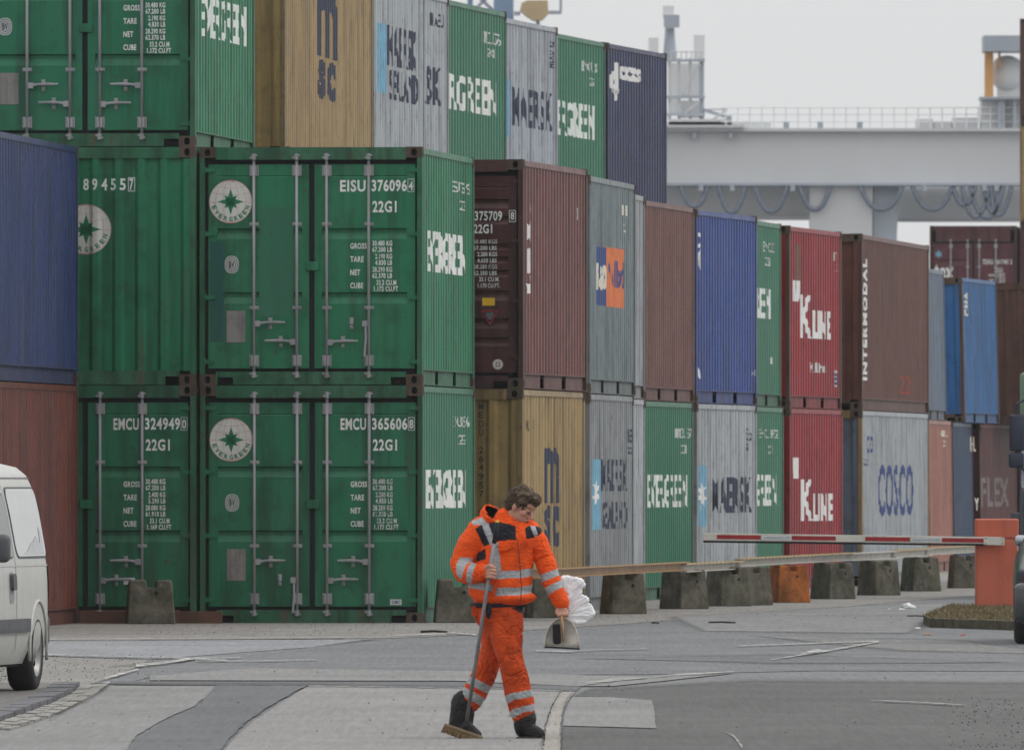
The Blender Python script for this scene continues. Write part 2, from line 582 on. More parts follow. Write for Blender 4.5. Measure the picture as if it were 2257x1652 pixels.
# ---- side decals: given in photo units, laid on the right-hand side
def side_t(c, x):
    a = (x - CX) / F
    s, k = math.sin(c.yaw), math.cos(c.yaw)
    return (c.Xf - a * c.Yf) / (a * k - s)
def side_rect(c, xa, xb, ya, yb):
    t0, t1 = side_t(c, xa), side_t(c, xb)
    Ym = c.Yf + math.cos(c.yaw) * (t0 + t1) / 2
    return t0, t1, wz(yb, Ym) - c.z, wz(ya, Ym) - c.z
def on_side(c, bm, mat, name='lettering', off=.003):
    wrap(bm, c.br, lambda u, v, d: Vector((-.012 - d, u, v)), off)
    for f in bm.faces:
        if f.normal.x < 0: f.normal_flip()
    return obj(name, bm, mat, c.root)
def st(c, s, xa, xb, ya, yb, mat, bold=.03, rot=0, name='lettering', off=.003):
    t0, t1, z0, z1 = side_rect(c, xa, xb, ya, yb)
    return on_side(c, text_bm(s, t0, t1, z0, z1, bold, rot), mat, name, off)
def sr(c, xa, xb, ya, yb, mat, name='painted_panel', off=.002):
    t0, t1, z0, z1 = side_rect(c, xa, xb, ya, yb)
    return on_side(c, rect_bm(t0, t1, z0, z1), mat, name, off)
def sstar(c, xa, xb, ya, yb, mat, off=.005):
    t0, t1, z0, z1 = side_rect(c, xa, xb, ya, yb)
    pts = star_pts(0, 0, 1, 7, .42)
    return on_side(c, poly_bm([((t0 + t1) / 2 + p[0] * (t1 - t0) / 2, (z0 + z1) / 2 + p[1] * (z1 - z0) / 2) for p in pts]), mat, 'star_emblem', off)

# ---- door ends; template coordinates measured on the front of the best seen container
TK = .0016598
def tx(q): return (q - 110) * TK - CW
def tz(q): return (1600 - q) * TK * .998
HANDLE_STD = ((467, 1195, 1, 0), (750, 1315, -1, 0), (947, 1318, 1, 0), (1225, 1195, -1, 0))
BR_ME = {}
def bracket_mesh(kind):
    if kind in BR_ME: return BR_ME[kind]
    bm = NB()
    if kind == 'big':
        box(bm, -.052, .052, -.012, 0, -.062, .062)
        box(bm, -.030, .030, -.045, -.012, -.055, .055)
        bevel(bm, .004)
        for a in (-.042, .042):
            for b in (-.045, 0, .045):
                tube(bm, [(a, -.012, b), (a, -.020, b)], .006, 6)
    elif kind == 'small':
        box(bm, -.052, .052, -.010, 0, -.020, .020)
        box(bm, -.026, .026, -.045, -.010, -.017, .017)
        bevel(bm, .003)
        for a in (-.042, .042):
            tube(bm, [(a, -.010, 0), (a, -.018, 0)], .006, 6)
    elif kind == 'cam':
        box(bm, -.026, .026, -.035, 0, -.030, .030)
        tube(bm, [(0, -.042, -.034), (0, -.042, .034)], .020, 8)
        box(bm, -.040, -.018, -.055, -.010, -.022, .000)
        box(bm, .018, .040, -.055, -.010, .004, .024)
    elif kind == 'hinge':
        pts = [(-.062, -.016), (-.02, -.026), (.045, -.026), (.055, 0), (.045, .022), (-.02, .018), (-.062, .010)]
        prism(bm, pts, -.022, .0)
        tube(bm, [(.050, -.014, -.035), (.050, -.014, .035)], .016, 8)
    elif kind == 'catch':
        box(bm, -.022, .022, -.016, 0, -.010, .062)
        box(bm, -.018, .018, -.014, 0, -.062, -.020)
        tube(bm, [(0, -.03, .05), (0, -.03, -.012)], .013, 8)
        tube(bm, [(-.0, -.022, -.048), (0, -.034, -.03)], .012, 6)
    me = bpy.data.meshes.new(kind); bm.to_mesh(me); bm.free()
    BR_ME[kind] = me
    return me
def piece(name, kind, loc, parent, mat, sx=1, sz=1):
    me = bracket_mesh(kind)
    if not me.materials: me.materials.append(mat)
    o = link(name, me, parent)
    o.material_slots[0].link = 'OBJECT'; o.material_slots[0].material = mat
    o.location = loc; o.scale = (sx, 1, sz)
    return o
def doors(c, spec):
    root, H, mf = c.root, c.H, c.mf
    steps = spec.get('steps', ((570, 640), (990, 1065)))
    handles = spec.get('handles', HANDLE_STD)
    ms = P(spec['seal']) if 'seal' in spec else M_BLACK
    bm = NB(); box(bm, -CW + .178, -.178, .004, .09, tz(120), H - .004)
    obj('header', bm, c.mfr, root)
    bm = NB()
    za, zb = tz(1548), tz(1512)
    box(bm, -CW + .178, -.178, .006, .09, za, zb)
    box(bm, tx(332), tx(1372), .006, .09, .006, za)
    box(bm, -CW + .178, tx(228), .006, .09, .006, za)
    box(bm, tx(1478), -.178, .006, .09, .006, za)
    obj('sill', bm, PF('rusty') if spec.get('rusty_sill') else c.mfr, root)
    for (qa, qb) in ((228, 332), (1372, 1478)):
        bm = NB(); box(bm, tx(qa), tx(qb), .06, .085, .006, za)
        obj('sill_pocket', bm, M_VOID, root)
    DY = .055
    bm = NB(); box(bm, -CW + .057, -.057, DY + .042, DY + .06, tz(1512), tz(120))
    obj('door_gasket', bm, M_BLACK, root)
    for (xa, xb, ia, ib) in ((166, 830, 225, 785), (866, 1530, 915, 1475)):
        bm = NB()
        A, B, IA, IB = tx(xa), tx(xb), tx(ia), tx(ib)
        z0, z1 = tz(1490), tz(150)
        # left and right margins, then the middle strip with its horizontal folds
        for (p, q) in ((A, IA), (IB, B)):
            bm.faces.new([bm.verts.new(v) for v in ((p, DY, z0), (q, DY, z0), (q, DY, z1), (p, DY, z1))])
        prof = [(z1, DY), (tz(222), DY), (tz(228), DY + .008), (tz(236), DY)]
        for (s0, s1) in steps:
            prof += [(tz(s0), DY), (tz(s0 + 9), DY + .036), (tz(s0 + (s1 - s0) * .42), DY + .036), (tz(s1), DY)]
        prof.append((z0, DY))
        l = [bm.verts.new((IA, y, z)) for z, y in prof]; r = [bm.verts.new((IB, y, z)) for z, y in prof]
        for i in range(len(prof) - 1):
            bm.faces.new((l[i], r[i], r[i + 1], l[i + 1]))
        for k in range(len(steps)):      # the closed ends of each fold
            j = 4 + k * 4
            for s in (l, r):
                bm.faces.new((s[j], s[j + 1], s[j + 2], s[j + 3]))
        # edges of the leaf
        for (p0, p1) in (((A, z0), (A, z1)), ((B, z0), (B, z1)), ((A, z1), (B, z1)), ((A, z0), (B, z0))):
            bm.faces.new([bm.verts.new(v) for v in ((p0[0], DY, p0[1]), (p1[0], DY, p1[1]), (p1[0], DY + .042, p1[1]), (p0[0], DY + .042, p0[1]))])
        bmesh.ops.remove_doubles(bm, verts=bm.verts[:], dist=1e-5)
        obj('door_leaf', bm, mf, root)
        d = DY
    # hinges
    for q in spec.get('hinge_z', (185, 605, 1022, 1445)):
        piece('hinge', 'hinge', (tx(172), DY - .004, tz(q)), root, mf, sx=-1)
        piece('hinge', 'hinge', (tx(1525), DY - .004, tz(q)), root, mf)
    if spec.get('rods', True):
        for (rx, hz, sgn, hang) in handles:
            bm = NB()
            tube(bm, [(0, 0, tz(1535)), (0, 0, tz(98))], .0165, 10)
            rod = obj('locking_rod', bm, M_GALV, root, True)
            rod.location = (tx(rx), DY - .030, 0)
            for q in (192, 1440):
                piece('bearing_bracket', 'big', (0, .030, tz(q)), rod, M_GALV)
            for q in (543, 1092):
                piece('rod_guide', 'small', (0, .030, tz(q)), rod, M_GALV)
            for q in (100, 1532):
                piece('cam_lock', 'cam', (0, .004, tz(q)), rod, M_GALV, sz=1 if q < 500 else -1)
            if hz is None: continue
            bm = NB()
            s = sgn
            hzz = tz(hz)
            box(bm, min(.012 * s, .070 * s), max(.012 * s, .070 * s), -.028, -.006, hzz - .034, hzz + .030)
            if hang:
                tube(bm, [(.035 * s, -.016, hzz - .02), (.030 * s, -.022, hzz - .16), (.045 * s, -.026, hzz - .36)], [(.013, .006)] * 3, 8)
            else:
                tube(bm, [(.06 * s, -.016, hzz), (.12 * s, -.022, hzz + .010), (.20 * s, -.026, hzz + .014), (.345 * s, -.026, hzz + .012)], [(.017, .006), (.013, .007), (.016, .007), (.010, .006)], 8)
            obj('lock_handle', bm, M_GALV, rod)
            piece('handle_catch', 'catch', ((.178 if not hang else .19) * s, .028, hzz + .002), rod, M_GALV)
    # centre keeper
    bm = NB(); box(bm, tx(812), tx(898), DY - .030, DY + .0, tz(848), tz(790)); bevel(bm, .006)
    if spec.get('keeper', True): obj('door_keeper', bm, mf, root)
    else: bm.free()
    off = DY - .0035
    def ft(s, a, b, y0, y1, mat=M_WHITE, bold=.022, name='lettering', **k):
        bm = text_bm(s, tx(a), tx(b), tz(y1), tz(y0), bold, **k)
        wrap(bm, None, lambda u, v, d: Vector((u, off, v)), 0)
        return obj(name, bm, mat, root)
    c.ft = ft
    def fr(bm, mat, name, o2=0):
        wrap(bm, None, lambda u, v, d: Vector((u, off - o2, v)), 0)
        return obj(name, bm, mat, root)
    c.fr = fr
    for (mt, rc) in spec.get('patches', ()):
        fr(rect_bm(tx(rc[0]), tx(rc[1]), tz(rc[3]), tz(rc[2])), mt, 'repaint_patch', -.0015)
    code = spec.get('code')
    if code:
        ft(code[0], 1035, 1203, 253, 331, bold=.028)
        ft(code[1], 1243, 1475, 251, 330, bold=.028)
        ft(code[2], 1488, 1515, 262, 322)
        fr(frame_bm(tx(1480), tx(1523), tz(333), tz(247), .005), M_WHITE, 'lettering')
        ft('22G1', 1248, 1407, 391, 467, bold=.028)
    w = spec.get('weights')
    if w:
        for i, s in enumerate(('GROSS', 'TARE', 'NET', 'CUBE')):
            ft(s, 1102, 1102 + (108, 88, 65, 85)[i], 668 + 86.5 * i, 706 + 86.5 * i, bold=.026)
        ws = spec.get('wmat', M_WHITE)
        for i, s in enumerate(w):
            y = 652 + 43 * i if i % 2 == 0 else 652 + 43 * (i - 1) + 41
            right = 1378 if i < 6 else (1405 if i == 6 else 1417)
            wd = 7.7 * len(s) + (0 if '.' not in s[-5:] else 0)
            wd = {9: 130, 8: 112, 10: 145}.get(len(s), 15.0 * len(s) - 6)
            ft(s, right - wd, right, y, y + 34, mat=ws, bold=.026)
    if spec.get('plate', True):
        bm = NB(); box(bm, tx(285), tx(410), off - .004, off + .001, tz(1320), tz(1112))
        obj('data_plate', bm, M_PLATE, root)
    if spec.get('badge', True):
        cx, cz = tx(320), tz(808)
        el = [(cx + .078 * math.copysign(abs(math.cos(a)) ** .8, math.cos(a)), cz + .096 * math.copysign(abs(math.sin(a)) ** .8, math.sin(a))) for a in [2 * math.pi * k / 24 for k in range(24)]]
        bd = fr(poly_bm(el), M_BADGE, 'inspection_badge', .001)
        bm = NB()
        n = 24
        for (ra, rb) in ((.86, .80), (.60, .54)):
            for k in range(n):
                a0, a1 = 2 * math.pi * k / n, 2 * math.pi * (k + 1) / n
                bm.faces.new([bm.verts.new((cx + .078 * r * math.cos(a), off - .0025, cz + .096 * r * math.sin(a))) for r, a in ((ra, a0), (ra, a1), (rb, a1), (rb, a0))])
        text_tmp = text_bm('BV', cx - .030, cx + .030, cz - .035, cz + .035, .03)
        me = bpy.data.meshes.new('t'); wrap(text_tmp, None, lambda u, v, d: Vector((u, off - .0025, v)), 0); text_tmp.to_mesh(me); text_tmp.free()
        bm.from_mesh(me); bpy.data.meshes.remove(me)
        obj('badge_ring', bm, M_BLACK, bd)
    if spec.get('globe'):
        globe(c, tx(313), tz(395), .237, lambda u, v, o2: Vector((u, off - o2, v)), rusty=spec.get('rusty_globe'))
M_PLATE = paint('data_plate_metal', (.24, .23, .215), rust=.5)
M_BADGE = plain('badge_white', (.42, .45, .43), .5)
M_GLOBE = paint('globe_white', (.62, .62, .58), dirt=.22, rust=.45, fade=0)
M_GLINE = plain('globe_red_line', (.42, .12, .08), .6)
M_GGREEN = plain('globe_green', (.012, .17, .075), .6)
def globe(c, cx, cz, r, to3, rusty=False, breaks=None, clipx=None):
    """round white emblem: red meridians, eight pointed green star, lettering along the lower rim"""
    def put(bm, mat, name, parent, o2):
        if breaks is None:
            wrap(bm, None, lambda u, v, d: to3(u, v, o2), 0)
        else:
            wrap(bm, breaks, lambda u, v, d: to3(u, v, o2 - d), 0)
        return obj(name, bm, mat, parent)
    n = 48
    disc = put(poly_bm([(cx + r * math.cos(2 * math.pi * k / n), cz + r * math.sin(2 * math.pi * k / n)) for k in range(n)]), M_GLOBE, 'globe_emblem', c.root, .002)
    bm = NB()
    def strip(pts, w):
        for i in range(len(pts) - 1):
            a, b = Vector(pts[i]), Vector(pts[i + 1])
            d = (b - a).normalized(); q = Vector((-d.y, d.x)) * w
            bm.faces.new([bm.verts.new((p.x, p.y, 0)) for p in (a - q, b - q, b + q, a + q)])
    ring = [(cx + r * .985 * math.cos(2 * math.pi * k / n), cz + r * .985 * math.sin(2 * math.pi * k / n)) for k in range(n + 1)]
    strip(ring, .0022)
    for e in (-.72, -.38, 0, .38, .72):
        strip([(cx + r * .98 * e * math.cos(R(a)), cz + r * .98 * math.sin(R(a))) for a in range(-90, 91, 15)], .0013)
    for h in (-.02, .42, .72):
        hw = math.sqrt(1 - h * h)
        strip([(cx + r * hw * s * .98, cz + r * (h - .10 * (1 - s * s) * (1 if h > 0 else 0))) for s in (-1, -.7, -.35, 0, .35, .7, 1)], .0013)
    put(bm, M_GLINE, 'globe_line', disc, .003)
    bm = poly_bm(star_pts(cx, cz, r * .60, 4, .34))
    poly_bm(star_pts(cx, cz, r * .42, 4, .44, 45), bm)
    bmesh.ops.triangulate(bm, faces=bm.faces[:])
    if breaks is None:
        put(bm, M_GGREEN, 'globe_star', disc, .0045)
    else:
        put(bm, M_GGREEN, 'globe_star', disc, .0045)
    bm = NB()
    for i, ch in enumerate('EVERGREEN'):
        a = R(200 + i * 17.6)
        rr = r * .80
        t = text_bm(ch, -.021, .021, -.026, .026, .03)
        rot = Matrix.Rotation(a + math.pi / 2, 4, 'Z')
        bmesh.ops.transform(t, matrix=Matrix.Translation((cx + rr * math.cos(a), cz + rr * math.sin(a), 0)) @ rot, verts=t.verts[:])
        me = bpy.data.meshes.new('t'); t.to_mesh(me); t.free(); bm.from_mesh(me); bpy.data.meshes.remove(me)
    put(bm, M_GGREEN, 'globe_lettering', disc, .004)
    return disc
# ---------------------------------------------------------------- ground, road and pavement
def asphalt(name, rgb, speck=.5, stain=.35, streak=.3, rough=.85):
    m, nt, b = new_mat(name)
    v = coords(nt, rnd=False)
    c = mixc(nt, ramp(nt, noise_n(nt, v, .35, 6, .6), .35, .68), rgb, tuple(x * (1 - stain) for x in rgb))
    c = mixc(nt, mathn(nt, 'MULTIPLY', ramp(nt, noise_n(nt, coords(nt, (.25, .07, 1), rnd=False), 1.6, 6, .7), .47, .62), streak * 1.2), c, tuple(x * .62 for x in rgb))
    c = mixc(nt, mathn(nt, 'MULTIPLY', ramp(nt, noise_n(nt, coords(nt, (.12, .45, 1), rnd=False), 1.9, 6, .75), .50, .66), streak * 1.2), c, tuple(x * 1.28 for x in rgb))
    c = mixc(nt, mathn(nt, 'MULTIPLY', ramp(nt, noise_n(nt, coords(nt, (1.0, .22, 1), rnd=False), 2.2, 5, .65), .5, .75), streak), c, tuple(x * .6 for x in rgb))
    c = mixc(nt, mathn(nt, 'MULTIPLY', ramp(nt, noise_n(nt, coords(nt, (.5, .1, 1), rnd=False), 3.0, 5, .65), .52, .72), streak), c, tuple(x * 1.35 for x in rgb))
    c = mixc(nt, mathn(nt, 'MULTIPLY', ramp(nt, noise_n(nt, v, 42, 3, .7), .55, .72), speck), c, tuple(x * 1.6 for x in rgb))
    c = mixc(nt, mathn(nt, 'MULTIPLY', ramp(nt, noise_n(nt, v, 30, 2, .7), .60, .74), speck), c, tuple(x * .4 for x in rgb))
    # fine lengthwise wear left by tyres
    c = mixc(nt, mathn(nt, 'MULTIPLY', ramp(nt, noise_n(nt, coords(nt, (16, .30, 1), rnd=False), 1.5, 4, .8), .40, .64), .42), c, tuple(x * 1.35 for x in rgb))
    c = mixc(nt, mathn(nt, 'MULTIPLY', ramp(nt, noise_n(nt, coords(nt, (9, .22, 1), rnd=False), 2.1, 4, .8), .46, .68), .40), c, tuple(x * .62 for x in rgb))
    nt.links.new(c, b.inputs['Base Color'])
    b.inputs['Roughness'].default_value = rough
    b.inputs['Specular IOR Level'].default_value = .25
    bp = nt.nodes.new('ShaderNodeBump'); bp.inputs['Strength'].default_value = .35; bp.inputs['Distance'].default_value = .01
    nt.links.new(noise_n(nt, v, 60, 3), bp.inputs['Height'])
    nt.links.new(bp.outputs[0], b.inputs['Normal'])
    return m
A_BASE = asphalt('asphalt_grey', (.165, .168, .172))
A_DARK = asphalt('asphalt_dark', (.118, .121, .126), streak=.2)
A_DARK2 = asphalt('asphalt_dark_worn', (.090, .089, .087), speck=.8)
A_LIGHT = asphalt('concrete_light', (.200, .197, .194), streak=.3, stain=.2)
A_PALE = asphalt('concrete_pale', (.222, .217, .211), streak=.35, stain=.25)
A_GRIT = asphalt('gritty_yard', (.215, .205, .19), speck=.9, stain=.3)
A_PAVE = asphalt('pavement_grey', (.15, .143, .135), speck=.6)
A_KERB = asphalt('kerb_stone', (.13, .13, .14), speck=.5, stain=.3)
M_LINE = asphalt('road_paint', (.43, .425, .40), stain=.45, streak=.7)
M_LINEF = asphalt('faded_road_paint', (.34, .335, .32), stain=.3, streak=.5)
for _m in (M_LINE, M_LINEF):       # paint worn through in places
    _nt = _m.node_tree
    _nt.links.new(ramp(_nt, noise_n(_nt, coords(_nt, (1, .35, 1), rnd=False), 5, 6, .8), .36, .56), _nt.nodes['Principled BSDF'].inputs['Alpha'])
A_SEAM = asphalt('bitumen_seam', (.045, .046, .048))
A_SETT = asphalt('gutter_sett', (.25, .24, .22), stain=.3)

def sheet_on_ground(name, pts, off, mat, kind='structure', lift=0.0):
    """pts are ground positions (x, y); the sheet follows the gentle rise of the ground"""
    bm = NB()
    bm.faces.new([bm.verts.new((p[0], p[1], 0)) for p in pts])
    bmesh.ops.triangulate(bm, faces=bm.faces[:])
    for k in KY[1:-1]:
        bmesh.ops.bisect_plane(bm, geom=bm.verts[:] + bm.edges[:] + bm.faces[:], plane_co=(0, k, 0), plane_no=(0, 1, 0), dist=1e-6)
    for v in bm.verts:
        v.co.z = gz(v.co.y) + off + lift
    for f in bm.faces:
        f.normal_update()
        if f.normal.z < 0: f.normal_flip()
    return tag(obj(name, bm, mat), kind=kind)
sheet_on_ground('ground', [(-400, -40), (400, -40), (400, 1400), (-400, 1400)], 0, A_BASE)
def G(pts, jag=0.0, n=1):
    out = []
    m = len(pts)
    for i in range(m):
        a, b = pts[i], pts[(i + 1) % m]
        d = math.hypot(b[0] - a[0], (b[1] - a[1]) * 4)
        k = max(1, int(d / 14)) if jag else max(1, int(d / 200))
        for j in range(k):
            t = j / k
            x, y = a[0] + (b[0] - a[0]) * t, a[1] + (b[1] - a[1]) * t
            if jag and 0 < j:
                x += random.uniform(-jag, jag); y += random.uniform(-jag, jag) * .12
            p = gp(x, y)
            out.append((p.x, p.y))
    return out
def soft_patch(name, pts, layer, mat, gx=30.0, gy=5.0):
    """a worn area whose rim fades out over a real width on the ground"""
    n = len(pts)
    area = sum(pts[i][0] * pts[(i + 1) % n][1] - pts[(i + 1) % n][0] * pts[i][1] for i in range(n))
    sg = 1 if area > 0 else -1
    outer = []
    for i in range(n):
        a, b, c = pts[i - 1], pts[i], pts[(i + 1) % n]
        nx, ny = 0, 0
        for p, q in ((a, b), (b, c)):
            ex, ey = (q[0] - p[0]) / gx, (q[1] - p[1]) / gy
            L = math.hypot(ex, ey) or 1
            nx += ey / L * sg; ny -= ex / L * sg
        L = math.hypot(nx, ny) or 1
        outer.append((b[0] + nx / L * gx, b[1] + ny / L * gy))
    bm = NB()
    lay = bm.verts.layers.float.new('edge')
    def V(p, e):
        g = gp(*p); v = bm.verts.new((g.x, g.y, 0)); v[lay] = e; return v
    I = [V(p, 1.0) for p in pts]; O = [V(p, 0.0) for p in outer]
    bm.faces.new(I)
    for i in range(n):
        bm.faces.new((I[i], I[(i + 1) % n], O[(i + 1) % n], O[i]))
    bmesh.ops.triangulate(bm, faces=bm.faces[:])
    for k in KY[1:-1]:
        bmesh.ops.bisect_plane(bm, geom=bm.verts[:] + bm.edges[:] + bm.faces[:], plane_co=(0, k, 0), plane_no=(0, 1, 0), dist=1e-6)
    for v in bm.verts: v.co.z = gz(v.co.y) + .004 * layer
    for f in bm.faces:
        f.normal_update()
        if f.normal.z < 0: f.normal_flip()
    nt = mat.node_tree
    at = nt.nodes.new('ShaderNodeAttribute'); at.attribute_name = 'edge'
    e = mathn(nt, 'ADD', at.outputs['Fac'], mathn(nt, 'SUBTRACT', noise_n(nt, coords(nt, (.6, .12, 1), rnd=False), 1.2, 6, .7), .5))
    nt.links.new(mathn(nt, 'MULTIPLY', at.outputs['Fac'], ramp(nt, e, .1, .9)), nt.nodes['Principled BSDF'].inputs['Alpha'])
    return tag(obj(name, bm, mat), kind='structure')
def patch(name, pts, layer, mat, jag=0.0):
    return sheet_on_ground(name, G(pts, jag), .004 * layer, mat)
# the gritty strip under the containers, then the road surfaces as laid and relaid
patch('yard_strip', [(-400, 1420), (95, 1412), (600, 1408), (870, 1406), (1010, 1400), (1330, 1378), (1700, 1350), (2100, 1316), (2500, 1290), (2500, 1240), (-400, 1240)], 1, A_GRIT)
patch('road_patch', [(-300, 1446), (95, 1446), (330, 1453), (700, 1425), (850, 1409), (100, 1411), (-300, 1414)], 1, asphalt('asphalt_blue_grey', (.225, .228, .238), streak=.3))
patch('road_patch', [(-300, 1447), (95, 1447), (330, 1454), (300, 1470), (250, 1490), (180, 1515), (-300, 1508)], 1, A_GRIT)
patch('road_patch', [(200, 1514), (245, 1495), (330, 1470), (450, 1458), (620, 1435), (800, 1410), (1000, 1402), (1330, 1380), (1700, 1353), (2100, 1320), (2700, 1300), (2700, 1480), (1800, 1478), (1450, 1486), (1200, 1487), (1050, 1479), (560, 1472), (470, 1478), (340, 1490), (300, 1500)], 1, asphalt('asphalt_mid', (.150, .153, .158), streak=.35))
patch('road_band', [(330, 1491), (470, 1479), (560, 1473), (1050, 1480), (1200, 1486), (1440, 1493), (1620, 1484), (1500, 1497), (1350, 1513), (1270, 1513), (1000, 1501), (330, 1500)], 2, A_LIGHT)
patch('road_band', [(250, 1502), (1000, 1503), (1280, 1514), (1270, 1524), (1050, 1516), (250, 1509)], 2, A_DARK)
patch('concrete_slab', [(180, 1512), (475, 1512), (470, 1522), (430, 1556), (370, 1582), (300, 1622), (250, 1700), (-300, 1750), (-200, 1600), (60, 1596), (120, 1570), (190, 1535)], 2, A_LIGHT, 2.0)
patch('road_patch', [(478, 1512), (676, 1513), (640, 1532), (600, 1556), (545, 1590), (510, 1625), (450, 1700), (240, 1700), (300, 1630), (352, 1598), (385, 1580), (440, 1556), (462, 1528)], 3, A_DARK, 3.0)
patch('concrete_slab', [(680, 1513), (1050, 1518), (1235, 1524), (1215, 1560), (1200, 1600), (1190, 1700), (460, 1700), (520, 1625), (560, 1590), (612, 1556), (648, 1532)], 2, A_PALE, 1.5)
patch('joint_strip', [(1236, 1525), (1268, 1525), (1248, 1548), (1238, 1575), (1235, 1600), (1235, 1700), (1193, 1700), (1204, 1600), (1216, 1560)], 2, asphalt('joint_concrete', (.275, .258, .232), stain=.3), 2.0)
patch('concrete_slab', [(1262, 1536), (1340, 1537), (1436, 1544), (1442, 1560), (1446, 1606), (1240, 1600), (1246, 1566)], 2, A_LIGHT, 1.0)
patch('road_patch', [(1240, 1602), (1446, 1608), (1600, 1614), (1612, 1624), (1640, 1650), (1660, 1700), (1238, 1700)], 2, A_DARK2, 1.0)
soft_patch('road_patch', [(1300, 1524), (1460, 1516), (1650, 1505), (2000, 1508), (2700, 1512), (2700, 1750), (1665, 1700), (1640, 1648), (1612, 1616), (1448, 1606), (1444, 1560), (1436, 1542), (1340, 1535), (1268, 1533)], 1, asphalt('asphalt_dark_soft', (.096, .095, .093), speck=.8), 14.0, 13.0)
soft_patch('road_patch', [(1500, 1360), (1900, 1338), (2150, 1330), (2150, 1345), (2035, 1360), (1990, 1395), (1760, 1392), (1560, 1390)], 2, asphalt('asphalt_pale_wear', (.195, .196, .196), streak=.5), 60.0, 5.0)
def line(pts, w, mat=M_LINE, layer=5, name='road_marking'):
    top = [(x, y - w / 2) for x, y in pts]
    bot = [(x, y + w / 2) for x, y in pts][::-1]
    return patch(name, top + bot, layer, mat)
def tline(pts, ws, mat=M_LINE, layer=5, name='road_marking'):
    top = [(p[0], p[1] - w / 2) for p, w in zip(pts, ws)]
    bot = [(p[0], p[1] + w / 2) for p, w in zip(pts, ws)][::-1]
    return patch(name, top + bot, layer, mat)
tline([(95, 1445), (240, 1449), (380, 1452), (500, 1458.5)], [1.2, 1.2, 1.8, 1.6])
tline([(300, 1470), (360, 1464), (430, 1454), (530, 1452)], [6, 5, 3, 1])
tline([(232, 1499), (262, 1490), (305, 1478)], [5, 5, 3])
tline([(178, 1517), (210, 1516), (242, 1507)], [1, 6, 5])
line([(430, 1460), (560, 1460), (700, 1457)], 1.3, M_LINEF)
line([(100, 1411.5), (500, 1409.5), (760, 1407)], 1.3, M_LINEF)
tline([(860, 1403.5), (960, 1400), (1000, 1397.5), (1050, 1402)], [1, 2, 3, 1.5])
line([(930, 1405), (985, 1402)], 1.2, M_LINEF)
tline([(1628, 1426.5), (1780, 1421), (1937, 1416)], [1, 1.4, 2.2])
tline([(1700, 1457), (1765, 1447), (1830, 1436), (1937, 1417.5)], [1, 2.5, 3.5, 2])
tline([(1765, 1445), (1800, 1438), (1812, 1437)], [2, 7, 1], M_LINE, 6)
line([(1180, 1437), (1262, 1439)], 1.6, M_LINE)
line([(1250, 1438), (1330, 1435), (1425, 1432.5)], 1.0, M_LINEF)
tline([(1438, 1496), (1480, 1491), (1560, 1487), (1618, 1483.5)], [.8, 2.2, 2.4, .8])
tline([(1290, 1509), (1360, 1500), (1430, 1496)], [6, 7, 1], M_LINEF, 4)
tline([(1920, 1547), (2030, 1552), (2130, 1558)], [.8, 2.2, .8], M_LINEF)
tline([(1600, 1617), (1618, 1626), (1636, 1650)], [1, 6, 8], M_LINEF, 4)
tline([(200, 1511), (600, 1511.5), (700, 1512.5), (1050, 1517), (1240, 1524)], [1.6, 1.6, 1.6, 1.6, 1.2], A_SEAM, 5, 'road_seam')
tline([(680, 1514.5), (1050, 1519), (1240, 1526)], [1.0, 1.0, 1.0], M_LINE, 4, 'slab_edge')
tline([(240, 1471), (310, 1466), (380, 1454)], [.8, 1, .8], A_SEAM, 4, 'road_seam')
soft_patch('tyre_streak', [(1300, 1452), (1700, 1446), (2200, 1460), (1700, 1460)], 2, asphalt('tyre_dirt_dark', (.132, .134, .138)), 80.0, 7.0)
soft_patch('tyre_streak', [(1700, 1404), (2100, 1414), (2300, 1440), (2000, 1432)], 2, asphalt('pale_dust', (.178, .177, .174)), 80.0, 8.0)
# cracks along the joint strip and the gutter
def crack(pts, w=.8, jag=.7):
    q = []
    for i in range(len(pts) - 1):
        for k in range(6):
            t = k / 6
            q.append((pts[i][0] + (pts[i + 1][0] - pts[i][0]) * t + random.uniform(-jag, jag), pts[i][1] + (pts[i + 1][1] - pts[i][1]) * t))
    q.append(pts[-1])
    L = [(x - .55 * w - random.random() * .4, y - .25) for x, y in q]
    Rr = [(x + .55 * w, y + .25) for x, y in q][::-1]
    return patch('road_crack', L + Rr, 6, A_SEAM)
crack([(1268, 1526), (1248, 1548), (1240, 1575), (1238, 1600), (1236, 1652)])
crack([(1236, 1530), (1216, 1560), (1205, 1600), (1192, 1652)])
crack([(110, 1590), (160, 1560), (210, 1532), (245, 1510)])
crack([(0, 1610), (60, 1598), (130, 1575), (200, 1543), (240, 1515)], 1.2)
# pavement with kerb stones at the lower left
PH = .045
pav = [(-500, 1506), (60, 1507), (118, 1509), (90, 1530), (50, 1548), (0, 1569), (-200, 1620), (-500, 1680)]
pg = [gp(*p) for p in pav]
bm = NB()
lo = [bm.verts.new((p.x, p.y, p.z - .02)) for p in pg]; hi = [bm.verts.new((p.x, p.y, p.z + PH * .35)) for p in pg]
bm.faces.new(hi)
for i in range(len(lo)):
    bm.faces.new((lo[i], lo[(i + 1) % len(lo)], hi[(i + 1) % len(lo)], hi[i]))
bmesh.ops.recalc_face_normals(bm, faces=bm.faces[:])
pavement = tag(obj('pavement', bm, A_PAVE), kind='structure')
kin = [(118, 1509), (90, 1530), (50, 1548), (0, 1569), (-60, 1590)]
kout = [(176, 1513), (150, 1533), (105, 1553), (45, 1575), (-40, 1606)]
def interp(poly, t):
    t *= len(poly) - 1
    i = min(int(t), len(poly) - 2)
    f = t - i
    return (poly[i][0] + (poly[i + 1][0] - poly[i][0]) * f, poly[i][1] + (poly[i + 1][1] - poly[i][1]) * f)
NK = 14
